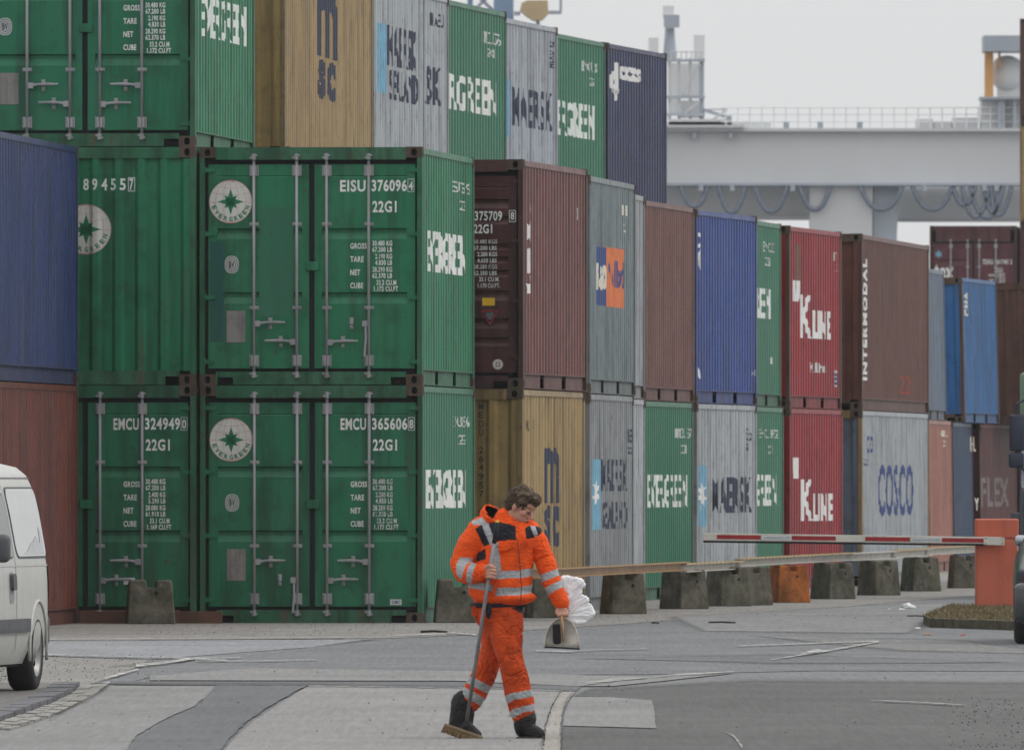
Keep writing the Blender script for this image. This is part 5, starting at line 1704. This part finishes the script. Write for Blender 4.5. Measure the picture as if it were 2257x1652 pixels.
# truck at the right edge
YT = 214.0
trk = empty('parked_truck', (wx(2240, YT) + 1.33, YT, gz(YT)), (0, 0, 0), label='truck with a green cab cut by the right edge, behind the barrier post', cat='truck')
M_TG = paint('truck_green', (.19, .31, .19), dirt=.15, rust=0)
M_TD = plain('truck_dark_blue', (.022, .028, .05), .5)
bm = NB(); box(bm, -1.22, 1.22, 0, 2.1, 2.28, 2.98); bevel(bm, .05, 2); obj('cab_roof', bm, M_TG, trk, True)
bm = NB(); box(bm, -1.20, 1.20, .02, 2.1, 1.45, 2.27); bevel(bm, .03, 2); obj('windscreen', bm, M_GLASSD, trk)
bm = NB(); box(bm, -1.22, 1.22, -.02, 2.1, .60, 1.44); bevel(bm, .05, 2); obj('cab_body', bm, M_TD, trk, True)
bm = NB(); box(bm, -1.15, 1.15, -.14, .0, .36, .66); bevel(bm, .04, 2); obj('front_bumper', bm, M_TD, trk, True)
bm = NB(); prism(bm, [(-1.16, 1.98), (-1.13, 3.05), (-1.06, 3.05), (-1.09, 1.98)], -.05, -.01); obj('white_frame', bm, plain('truck_white', (.6, .61, .62)), trk)
for sx in (-1, 1):
    bm = NB(); box(bm, -.10, .10, -.05, .06, -.24, .24); bevel(bm, .03, 2); o = obj('wing_mirror', bm, M_TD, trk, True); o.location = (sx * 1.32, -.05, 2.18)
    bm = NB(); box(bm, -.10, .10, -.05, .06, -.10, .10); bevel(bm, .03, 2); o = obj('wing_mirror', bm, M_TD, trk, True); o.location = (sx * 1.33, -.05, 1.82)
    bm = NB(); tube(bm, [(sx * 1.2, -.02, 2.62), (sx * 1.32, -.05, 2.56), (sx * 1.33, -.05, 1.80), (sx * 1.2, -.02, 1.66)], .02, 6); obj('mirror_arm', bm, M_TD, trk)
    bm = NB(); box(bm, -.15, .15, -.03, .03, -.08, .08); bevel(bm, .02, 2); o = obj('headlight', bm, plain('lamp_clear', (.5, .5, .5), .15), trk); o.location = (sx * .9, -.15, .60)
    for y in (.7, 4.2):
        wheel(trk, (sx * 1.15, y, .50), sx, r=.50, w=.30)
bm = NB(); box(bm, -.5, .5, 1.9, 6.0, .62, .90); obj('chassis', bm, M_TD, trk)
bm = NB(); box(bm, -1.22, 1.22, 2.3, 6.0, .95, 1.12); obj('load_bed', bm, M_TD, trk)
# ---------------------------------------------------------------- the worker
YP = 109.0
PR = Vector((-.10, YP, gz(YP)))
def PX(zx): return (916.9 + .3704 * zx - CX) * YP / F - PR.x
def PZ(zy): return CH - (1040.3 + .3704 * zy - HY) * YP / F - PR.z
def Pp(zx, zy, d=0.0): return Vector((PX(zx), d, PZ(zy)))
KZM = .3704 * YP / F
def inv(co):      # back to the measuring grid
    return (((co.x + PR.x) * F / YP + CX - 916.9) / .3704, ((CH - co.z - PR.z) * F / YP + HY - 1040.3) / .3704)
man = empty('person', PR, label='person in orange and silver work clothes walking, head bowed, holding a broom', cat='person')
def fabric(name, rgb, rough=.75, var=.14, bump=.45):
    m, nt, b = new_mat(name)
    v = coords(nt, rnd=False)
    c = mixc(nt, ramp(nt, noise_n(nt, v, 9, 5, .65), .35, .7), rgb, tuple(x * (1 - var * 1.8) for x in rgb))
    c = mixc(nt, mathn(nt, 'MULTIPLY', ramp(nt, noise_n(nt, v, 5, 6, .7), .6, .8), .35), c, tuple(x * .45 for x in rgb))
    nt.links.new(c, b.inputs['Base Color'])
    b.inputs['Roughness'].default_value = rough
    b.inputs['Specular IOR Level'].default_value = .25
    bp = nt.nodes.new('ShaderNodeBump'); bp.inputs['Strength'].default_value = bump; bp.inputs['Distance'].default_value = .022
    tn = nt.nodes.new('ShaderNodeTexNoise'); tn.inputs['Scale'].default_value = 11; tn.inputs['Detail'].default_value = 3; tn.inputs['Distortion'].default_value = 1.6
    nt.links.new(coords(nt, (1, 1, 1.8), rnd=False), tn.inputs['Vector'])
    rid = mathn(nt, 'ABSOLUTE', mathn(nt, 'SUBTRACT', tn.outputs['Fac'], .5))
    nt.links.new(ramp(nt, rid, 0, .09), bp.inputs['Height'])
    nt.links.new(bp.outputs[0], b.inputs['Normal'])
    return m
M_HV = fabric('high_vis_orange', (.90, .095, .006))
M_HV2 = fabric('high_vis_orange_worn', (.66, .075, .010), var=.25)
M_NV = fabric('navy_cloth', (.016, .017, .024))
M_SIL = fabric('reflective_tape', (.38, .40, .415), .45, .10)
M_SKIN = fabric('skin', (.50, .26, .19), .5, .10, .06)
M_HAIR = fabric('brown_hair', (.12, .080, .050), .6, .35, 1.0)
M_BOOT = fabric('black_boot', (.018, .018, .019), .55, .3)
def folds(amp=.007, sc=(11, 11, 11), ridge=.005):
    def f(p):
        q = Vector((p.x * sc[0], p.y * sc[1], p.z * sc[2]))
        a = noise.noise(q * .8) * amp * .8
        w = Vector((p.x * 6 + noise.noise(p * 6) * 2.5, p.y * 6, p.z * 14 + p.x * 9 + noise.noise(p * 7 + Vector((8, 1, 3))) * 3.5))
        r = abs(noise.noise(w))
        gate = min(1, max(0, noise.noise(p * 5.5 + Vector((2, 7, 1))) * 2 + .45))
        return a - max(0, .17 - r) * ridge * 7 * gate + noise.noise(q * 4.2) * amp * .12
    return f
def regions(o, polys, front_only=()):
    """give cloth panels their own material by where they lie on the garment"""
    me = o.data
    for p in me.polygons:
        c = p.center
        x, y = inv(c)
        for (mi, poly, fo) in polys:
            if fo and p.normal.y > .15: continue
            if inside(x, y, poly):
                p.material_index = mi
# -- jacket body
bm = NB()
limb(bm, [Pp(490, 775, .02), Pp(494, 740, .01), Pp(500, 660, .0), Pp(520, 560, .0), Pp(540, 450, .0), Pp(545, 380, .0), Pp(540, 325, .01), Pp(545, 290, .01)],
     [(.165, .135), (.205, .155), (.218, .165), (.205, .155), (.195, .15), (.20, .145), (.19, .125), (.10, .09)], 24)
ball(bm, Pp(540, 745, -.02), (.205, .15, .06))
ball(bm, Pp(405, 352, .0), (.10, .10, .070)); ball(bm, Pp(668, 358, .0), (.095, .10, .065))
pts = []
for k in range(17):
    a = 2 * math.pi * k / 16
    pts.append(Pp(592, 288, 0) + Vector((.100 * math.cos(a), -.004 + .085 * math.sin(a), .022 * -math.cos(a) - .03 * max(0, -math.sin(a)))))
tube(bm, pts, [(.030, .020)] * 17, 8, cap=False)
tube(bm, [p - Vector((0, 0, .03)) for p in pts], [(.034, .022)] * 17, 8, cap=False)
jk = remesh('jacket', bm, .0062, [M_HV, M_NV, M_SIL], man, 5, folds(.007, (10, 10, 14), .006))
regions(jk, [
    (1, [(430, 275), (500, 295), (592, 318), (598, 398), (540, 403), (470, 412), (438, 330)], True),
    (1, [(648, 332), (700, 300), (745, 315), (752, 385), (700, 390), (655, 396)], True),
    (1, [(352, 335), (395, 308), (445, 425), (405, 442)], False),
    (1, [(368, 478), (414, 452), (416, 516), (356, 532)], False),
    (2, [(350, 285), (405, 262), (430, 300), (472, 410), (440, 432), (385, 300)], False),
    (2, [(462, 415), (492, 418), (505, 560), (510, 590), (460, 600)], False),
    (2, [(672, 300), (700, 292), (722, 360), (735, 430), (722, 435), (700, 372)], False),
    (2, [(712, 430), (730, 430), (715, 560), (703, 560)], False),
    (2, [(250, 585), (480, 588), (600, 583), (740, 562), (740, 608), (620, 628), (480, 632), (250, 628)], False),
    (2, [(250, 632), (300, 642), (470, 668), (470, 710), (300, 686), (250, 676)], False),
    (2, [(478, 686), (620, 684), (740, 656), (740, 706), (620, 730), (470, 733)], False)])
# -- sleeves
bm = NB()
limb(bm, [Pp(385, 345, .0), Pp(320, 445, -.01), Pp(262, 545, -.03), Pp(290, 592, -.07), Pp(350, 603, -.13), Pp(412, 592, -.175)],
     [.092, .094, .070, .078, .070, .056], 18)
s1 = remesh('sleeve', bm, .0062, [M_HV, M_NV, M_SIL], man, 4, folds(.008, (14, 12, 12), .008))
regions(s1, [(2, [(262, 505), (332, 508), (338, 520), (300, 548), (283, 585), (268, 640), (238, 600), (240, 545)], False),
             (2, [(332, 528), (366, 532), (352, 560), (336, 600), (332, 665), (298, 650), (302, 590), (312, 555)], False),
             (1, [(352, 335), (398, 305), (445, 425), (405, 442)], True), (2, [(330, 290), (405, 262), (432, 300), (470, 405), (440, 428), (390, 310), (340, 315)], False),
             (1, [(368, 478), (414, 452), (416, 516), (356, 532)], True)])
bm = NB()
limb(bm, [Pp(672, 350, .0), Pp(722, 430, .01), Pp(764, 520, .0), Pp(785, 590, -.02), Pp(820, 680, -.04), Pp(864, 775, -.05)],
     [.080, .078, .070, .070, .064, .056], 18)
s2 = remesh('sleeve', bm, .0062, [M_HV, M_NV, M_SIL], man, 4, folds(.008, (12, 12, 14), .008))
regions(s2, [(2, [(690, 628), (770, 598), (850, 570), (858, 608), (790, 636), (715, 668)], False),
             (2, [(745, 700), (800, 668), (880, 632), (890, 675), (830, 702), (775, 738)], False)])
# pocket flaps, zip, storm flap
def slab(name, pts, d0, d1, mat, parent=None):
    bm = NB(); prism(bm, [(PX(a), PZ(b)) for a, b in pts], d0, d1); bevel(bm, .0015)
    return obj(name, bm, mat, parent or man)
slab('pocket_flap', [(488, 432), (572, 428), (574, 448), (520, 472), (492, 470)], -.166, -.148, M_HV)
slab('pocket_flap', [(650, 398), (725, 392), (728, 440), (705, 448), (668, 432)], -.155, -.12, M_HV)
bm = NB(); tube(bm, [Pp(603, 400, -.156), Pp(612, 480, -.163), Pp(620, 570, -.168), Pp(628, 680, -.176), Pp(622, 770, -.172)], .0035, 6); obj('zip', bm, plain('zip_dark', (.16, .03, .01)), man)
slab('side_pocket', [(462, 655), (495, 635), (500, 650), (470, 725), (455, 730)], -.182, -.155, M_HV2)
# -- hood lying on the back of the neck
bm = NB(); bmesh.ops.create_uvsphere(bm, u_segments=40, v_segments=28, radius=1)
nv = Vector((.50, -.42, .76)).normalized()
bmesh.ops.delete(bm, geom=[v for v in bm.verts if v.co.dot(nv) > .30], context='VERTS')
for v in bm.verts:
    k = 1 + .07 * noise.noise(v.co * 3)
    v.co = Vector((v.co.x * .092 * k, v.co.y * .125 * k, v.co.z * .098 * k)) + Pp(462, 262, .035)
hood = obj('hood', bm, [M_HV, M_NV, M_HV], man, True)
hs = hood.modifiers.new('s', 'SOLIDIFY'); hs.thickness = -.012; hs.offset = 1; hs.material_offset = 1; hs.material_offset_rim = 2
# -- trousers
bm = NB()
limb(bm, [Pp(490, 795, .02), Pp(492, 850, .01), Pp(505, 900, .0)], [(.165, .135), (.165, .135), (.135, .12)], 22)
limb(bm, [Pp(535, 860, -.03), Pp(540, 960, -.05), Pp(550, 1050, -.07), Pp(568, 1130, -.08), Pp(590, 1230, -.06), Pp(612, 1320, -.045), Pp(636, 1425, -.03)],
     [(.115, .12), (.112, .115), (.096, .10), (.085, .09), (.090, .09), (.094, .092), (.088, .085)], 20)
limb(bm, [Pp(468, 860, .05), Pp(470, 960, .08), Pp(462, 1050, .11), Pp(430, 1140, .13), Pp(395, 1230, .16), Pp(350, 1310, .18), Pp(318, 1362, .19)],
     [(.10, .11), (.10, .10), (.085, .09), (.080, .085), (.086, .085), (.086, .085), (.080, .08)], 20)
tr = remesh('trousers', bm, .0065, [M_HV2, M_SIL, M_NV], man, 5, folds(.009, (9, 9, 12), .010))
regions(tr, [(1, [(300, 1205), (350, 1225), (470, 1285), (450, 1330), (300, 1252)], False),
             (1, [(262, 1262), (420, 1352), (395, 1395), (240, 1308)], False),
             (1, [(495, 1352), (560, 1312), (700, 1288), (705, 1330), (590, 1350), (505, 1392)], False),
             (1, [(525, 1448), (590, 1400), (730, 1368), (740, 1412), (640, 1425), (535, 1485)], False),
             (2, [(560, 800), (660, 800), (655, 828), (620, 835)], True)])
slab('thigh_pocket', [(332, 798), (372, 786), (372, 850), (350, 862), (332, 850)], -.06, .02, M_HV2)
bm = NB(); tube(bm, [Pp(490, 789, .02) + Vector((.172 * math.cos(2 * math.pi * k / 24), .140 * math.sin(2 * math.pi * k / 24), 0)) for k in range(25)], .016, 8, cap=False); obj('belt', bm, M_NV, man, True)
bm = NB(); ball(bm, Pp(432, 822, -.150), (.020, .018, .056)); obj('glove_holster', bm, M_NV, man, True)
# -- boots
def boot(shaft, foot, sole_pts, d):
    bm = NB()
    limb(bm, [Pp(*p) for p in shaft[0]], shaft[1], 18)
    limb(bm, [Pp(*p) for p in foot[0]], foot[1], 18)
    # flatten the sole
    for v in bm.verts:
        if v.co.z < .012: v.co.z = .012 + (v.co.z - .012) * .12
    b = remesh('boot', bm, .006, [M_BOOT], man, 3, folds(.004, (14, 14, 22), .005))
    return b
boot(([(282, 1370, .19), (275, 1440, .19), (262, 1510, .19)], [.086, .083, .080]), ([(252, 1512, .19), (305, 1540, .13), (352, 1562, .09)], [(.066, .058), (.060, .054), (.044, .046)]), None, 0)
boot(([(650, 1455, -.03), (645, 1505, -.03)], [.076, .074]), ([(640, 1530, -.02), (692, 1545, -.06), (732, 1556, -.09)], [(.060, .060), (.056, .054), (.044, .048)]), None, 0)
bm = NB()
prism(bm, [(PX(594), PZ(1572)), (PX(766), PZ(1568)), (PX(772), PZ(1580)), (PX(760), PZ(1590)), (PX(592), PZ(1590))], -.13, .03); bevel(bm, .006)
obj('boot_sole', bm, plain('sole_dark', (.022, .023, .018), .8), man)
# -- body: one surface for head, neck, trunk core, arms and hands
hc = Pp(627, 205, -.03)
fwd = Vector((.76, -.48, -.44)).normalized()
upv = Vector((.36, -.10, .93)); upv = (upv - fwd * upv.dot(fwd)).normalized()
lef = upv.cross(fwd).normalized()
HM = Matrix((fwd, lef, upv)).transposed()
def Hh(x, y, z): return hc + fwd * x + lef * y + upv * z
bm = NB()
ball(bm, Hh(-.012, 0, .030), (.095, .076, .095), HM)
ball(bm, Hh(.022, 0, -.050), (.064, .056, .066), HM)
ball(bm, Hh(.045, 0, .030), (.050, .060, .060), HM)
ball(bm, Hh(.064, 0, -.098), (.026, .026, .020), HM)
ball(bm, Hh(.066, 0, .022), (.025, .050, .014), HM)
limb(bm, [Hh(.086, 0, .008), Hh(.104, 0, -.020), Hh(.108, 0, -.032)], [.009, .012, .014], 8)
ball(bm, Hh(.094, .012, -.036), (.010, .009, .007), HM); ball(bm, Hh(.094, -.012, -.036), (.010, .009, .007), HM)
for s in (-1, 1):
    ball(bm, Hh(.052, s * .036, -.022), (.030, .024, .026), HM)
    ball(bm, Hh(.076, s * .031, .002), (.012, .015, .009), HM)
    ball(bm, Hh(-.004, s * .076, -.008), (.018, .010, .030), HM)
ball(bm, Hh(.084, 0, -.062), (.014, .023, .006), HM); ball(bm, Hh(.080, 0, -.074), (.013, .020, .007), HM)
ball(bm, Hh(.070, 0, -.066), (.020, .030, .018), HM)
limb(bm, [Hh(-.015, 0, -.045), Pp(560, 275, .0), Pp(540, 330, .0)], [.058, .062, .085], 16)
limb(bm, [Pp(535, 340, .0), Pp(530, 480, .0), Pp(505, 650, .0), Pp(495, 800, .01)], [(.14, .09), (.14, .10), (.15, .11), (.13, .10)], 18)
limb(bm, [Pp(520, 350, .0), Pp(385, 350, .0), Pp(320, 445, -.01), Pp(268, 548, -.03), Pp(345, 600, -.13), Pp(408, 592, -.185)], [.06, .055, .050, .042, .036, .029], 14)
limb(bm, [Pp(560, 350, .0), Pp(690, 345, .0), Pp(768, 520, .0), Pp(785, 590, -.02), Pp(864, 785, -.05)], [.06, .052, .046, .042, .029], 14)
limb(bm, [Pp(490, 790, .01), Pp(540, 880, -.03), Pp(568, 1130, -.08), Pp(636, 1440, -.03), Pp(640, 1530, -.03)], [.10, .08, .056, .045, .035], 14)
limb(bm, [Pp(490, 790, .01), Pp(470, 880, .05), Pp(430, 1140, .13), Pp(318, 1370, .19), Pp(262, 1510, .19)], [.10, .08, .056, .045, .035], 14)
# right hand closed round the broom stick, left hand round the brush handle
limb(bm, [Pp(405, 592, -.19), Pp(424, 590, -.205)], [(.030, .030), (.036, .024)], 12)
ball(bm, Pp(424, 592, -.205), (.030, .024, .040))
for i in range(4):
    y = 563 + i * 20
    e = (0, 4, 3, -3)[i]
    limb(bm, [Pp(426, y, -.222), Pp(448 + e, y - 3, -.248), Pp(472 + e, y + 3, -.238), Pp(470 + e, y + 6, -.212)], [.0102, .0100, .0092, .0082], 8)
limb(bm, [Pp(412, 570, -.215), Pp(432, 552, -.238), Pp(456, 551, -.243)], [.013, .011, .009], 8)
limb(bm, [Pp(864, 785, -.05), Pp(868, 812, -.06)], [(.028, .026), (.036, .024)], 12)
ball(bm, Pp(869, 816, -.065), (.036, .024, .032))
for i in range(4):
    x = 842 + i * 18
    limb(bm, [Pp(x, 828, -.078), Pp(x + 1, 846, -.092), Pp(x + 3, 858, -.080), Pp(x + 4, 848, -.058)], [.0105, .0102, .0092, .008], 8)
limb(bm, [Pp(842, 812, -.07), Pp(834, 832, -.088), Pp(846, 850, -.096)], [.012, .011, .009], 8)
body = remesh('body', bm, .0042, [M_SKIN], man, 3)
# hair
bm = NB()
ball(bm, Hh(-.020, 0, .048), (.104, .090, .092), HM, 24, 16)
ball(bm, Hh(-.060, 0, .000), (.062, .078, .075), HM)
ball(bm, Hh(.045, 0, .085), (.062, .070, .042), HM)
ball(bm, Hh(.072, 0, .072), (.030, .055, .026), HM)
for s in (-1, 1):
    ball(bm, Hh(.012, s * .066, .030), (.026, .020, .042), HM)
def tuft(p):
    q = p * 26
    return noise.noise(q) * .010 + noise.noise(q * 2.3) * .005 + abs(noise.noise(Vector((p.x * 60, p.y * 60, p.z * 18)))) * .008
hair = remesh('hair', bm, .0045, [M_HAIR], man, 2, tuft)
# brows and closed eye lines
bm = NB()
for s in (-1, 1):
    limb(bm, [Hh(.084, s * .018, .022), Hh(.082, s * .034, .026), Hh(.070, s * .048, .022)], [.004, .005, .003], 6)
obj('eyebrow', bm, M_HAIR, man, True)
bm = NB()
for s in (-1, 1):
    limb(bm, [Hh(.0865, s * .020, -.004), Hh(.0865, s * .031, -.007), Hh(.080, s * .042, -.004)], [.0018, .0024, .0018], 6)
obj('eyelash', bm, plain('lash_dark', (.02, .012, .01)), man, True)
bm = NB(); limb(bm, [Hh(.092, -.018, -.068), Hh(.098, 0, -.0675), Hh(.092, .018, -.068)], [.0016, .0022, .0016], 6); obj('mouth_line', bm, plain('lip_dark', (.16, .05, .045)), man, True)

# -- broom
bro = empty('broom', PR + Pp(283, 1540, -.05), label='broom with a grey metal stick held by the worker', cat='broom')
def rel(o, p): return p + PR - o.location
dp0, dp1 = -.228, -.235
top, bot = Pp(483, 300, dp0), Pp(299, 1500, -.10)
M_STICK = plain('stick_grey', (.20, .205, .21), .4, var=.3, metal=.5)
hp = top.lerp(bot, .25); mid = top.lerp(bot, .10)
bm = NB(); tube(bm, [rel(bro, top), rel(bro, top.lerp(bot, .5)), rel(bro, bot)], .0125, 12); obj('stick', bm, M_STICK, bro, True)
bm = NB(); tube(bm, [rel(bro, top.lerp(bot, -.002)), rel(bro, mid)], [.0135, .0155], 12); obj('grip', bm, M_BLACK, bro, True)
bm = NB(); ball(bm, rel(bro, top) + Vector((0, 0, .006)), (.013, .013, .012)); obj('yellow_cap', bm, plain('cap_yellow', (.62, .42, .06)), bro, True)
bm = NB(); tube(bm, [rel(bro, bot) + Vector((0, 0, .02)), rel(bro, bot) + Vector((-.006, 0, -.035))], [.017, .021], 12); obj('socket', bm, M_BLACK, bro, True)
a, b = Pp(168, 1498, -.13), Pp(398, 1578, -.13)
L = (b - a).length; ang = math.atan2(b.z - a.z, b.x - a.x)
M_WOOD = plain('broom_wood', (.20, .14, .085), .75, var=.3, scale=14)
M_BRIS = plain('broom_bristle', (.17, .115, .05), .9, var=.5, scale=60)
bm = NB(); box(bm, 0, L, -.03, .03, -.010, .012); bevel(bm, .005)
o = obj('broom_head', bm, M_WOOD, bro); o.location = rel(bro, a); o.rotation_euler = (0, -ang, 0)
bm = NB()
rn = random.Random(5)
for i in range(34):
    for j in range(5):
        x = .004 + i * (L - .012) / 33; y = -.026 + j * .013
        dx, dy = rn.uniform(-.006, .006), rn.uniform(-.007, .007)
        ln = .040 + rn.uniform(-.005, .005)
        q0 = [bm.verts.new((x + s * .0036, y + t * .005, -.010)) for s, t in ((-1, -1), (1, -1), (1, 1), (-1, 1))]
        q1 = [bm.verts.new((x + dx + s * .0040, y + dy + t * .006, -.010 - ln)) for s, t in ((-1, -1), (1, -1), (1, 1), (-1, 1))]
        bm.faces.new(q1)
        for k in range(4): bm.faces.new((q0[k], q0[(k + 1) % 4], q1[(k + 1) % 4], q1[k]))
bmesh.ops.recalc_face_normals(bm, faces=bm.faces[:])
br_ = tag(obj('bristles', bm, M_BRIS, bro), kind='stuff'); br_.location = rel(bro, a); br_.rotation_euler = (0, -ang, 0)

# -- dustpan and hand brush
dpn = empty('dustpan', PR + Pp(868, 955, -.05), label='dirty white dustpan hanging from the worker left hand', cat='dustpan')
M_PAN = plain('pan_plastic', (.72, .69, .62), .55, var=.28, scale=9)
arch = [(762, 1036), (764, 1000), (774, 955), (792, 915), (816, 885), (845, 866), (868, 860), (895, 866), (925, 888), (950, 925), (966, 970), (974, 1010), (976, 1048)]
bm = NB()
n = len(arch)
rim0 = [bm.verts.new(rel(dpn, Pp(a, b, -.085))) for a, b in arch]
rim1 = [bm.verts.new(rel(dpn, Pp(a + (868 - a) * .06, b + (960 - b) * .04, -.030))) for a, b in arch]
rim2 = [bm.verts.new(rel(dpn, Pp(a + (868 - a) * .14, b + (975 - b) * .10, -.022))) for a, b in arch[:-1]] + [bm.verts.new(rel(dpn, Pp(961, 1042, -.024)))]
rim2[0].co = rel(dpn, Pp(777, 1032, -.024))
cen = bm.verts.new(rel(dpn, Pp(868, 1036, -.026)))
for i in range(n - 1):
    bm.faces.new((rim0[i], rim0[i + 1], rim1[i + 1], rim1[i]))
    bm.faces.new((rim1[i], rim1[i + 1], rim2[i + 1], rim2[i]))
    bm.faces.new((rim2[i], rim2[i + 1], cen))
bmesh.ops.recalc_face_normals(bm, faces=bm.faces[:])
o = obj('pan', bm, M_PAN, dpn, True); o.modifiers.new('s', 'SOLIDIFY').thickness = .0035
bm = NB(); tube(bm, [rel(dpn, Pp(762, 1038, -.032)), rel(dpn, Pp(868, 1043, -.030)), rel(dpn, Pp(975, 1050, -.032))], [(.006, .006)] * 3, 8); obj('rubber_lip', bm, M_BLACK, dpn)
bm = NB(); tube(bm, [rel(dpn, Pp(868, 864, -.03)), rel(dpn, Pp(867, 835, -.055)), rel(dpn, Pp(866, 800, -.07))], [.012, .012, .010], 10); obj('handle', bm, M_PAN, dpn, True)
hb = empty('hand_brush', PR + Pp(862, 940, -.07), label='black bristled hand brush with wooden handle held against the dustpan', cat='hand brush')
bm = NB(); tube(bm, [rel(hb, Pp(866, 838, -.085)), rel(hb, Pp(868, 880, -.09)), rel(hb, Pp(872, 900, -.09)), rel(hb, Pp(876, 1005, -.085))], [(.008, .008), (.010, .009), (.008, .014), (.007, .012)], 10); obj('wooden_handle', bm, plain('light_wood', (.52, .30, .14), .6, scale=12), hb, True)
bm = NB(); prism(bm, [(rel(hb, Pp(a, 0, 0)).x, rel(hb, Pp(0, b, 0)).z) for a, b in ((812, 903), (858, 900), (864, 1008), (858, 1018), (826, 1022), (814, 1010))], rel(hb, Pp(0, 0, -.112)).y, rel(hb, Pp(0, 0, -.060)).y)
bevel(bm, .004); obj('bristle_block', bm, plain('black_bristles', (.012, .012, .013), .9, bump=.8, bscale=200), hb)

# -- plastic bag: a limp film pouch, outline and folds as it hangs
oq = [(470,220),(530,155),(690,165),(860,220),(910,290),(905,355),(862,360),(842,500),(900,520),(960,560),(975,650),(1040,680),(1075,830),(1040,920),(960,990),(870,1020),(740,1010),(700,1030),(600,935),(500,900),(585,875),(620,700),(600,470),(520,430)]
oz = [(714 + .3171 * a, 571.2 + .3171 * b) for a, b in oq]
ctr = PR + Pp(960, 770, .015)
bm = NB()
prism(bm, [(PX(a) + PR.x - ctr.x, PZ(b) + PR.z - ctr.z) for a, b in oz], -.016, .016)
bmesh.ops.triangulate(bm, faces=bm.faces[:])
cz0 = Vector((0, 0, 0))
gather = Vector((PX(885) + PR.x - ctr.x, 0, PZ(858) + PR.z - ctr.z))
def crease(p):
    d = p - gather
    a = math.atan2(d.z, d.x); r = math.hypot(d.x, d.z)
    f = noise.noise(Vector((a * 3.4, r * 9, 3))) ; g = abs(noise.noise(Vector((a * 6.5 + r * 8, r * 7, 11))))
    return .010 + .014 * f - .045 * max(0, .15 - g) + .004 * noise.noise(p * 26)
bag = remesh('plastic_bag', bm, .0040, [plain('bag_white', (.80, .80, .82), .32, var=.04)], None, 2, crease)
bag.location = ctr
tag(bag, 'crumpled white plastic bag hanging from the same hand as the dustpan', 'plastic bag')
# ---------------------------------------------------------------- haze between here and the cranes
bm = NB(); box(bm, -260, 260, -25, 640, -1.2, 33)
hz = tag(obj('haze', bm, []), kind='stuff', label='pale even haze over the whole harbour')
m = bpy.data.materials.new('haze'); m.use_nodes = True
nt = m.node_tree
for n in list(nt.nodes): nt.nodes.remove(n)
pv = nt.nodes.new('ShaderNodeVolumePrincipled'); ot = nt.nodes.new('ShaderNodeOutputMaterial')
pv.inputs['Color'].default_value = (.95, .96, .98, 1)
pv.inputs['Density'].default_value = .00008
pv.inputs['Anisotropy'].default_value = 0.0
nt.links.new(pv.outputs[0], ot.inputs['Volume'])
hz.data.materials.append(m)
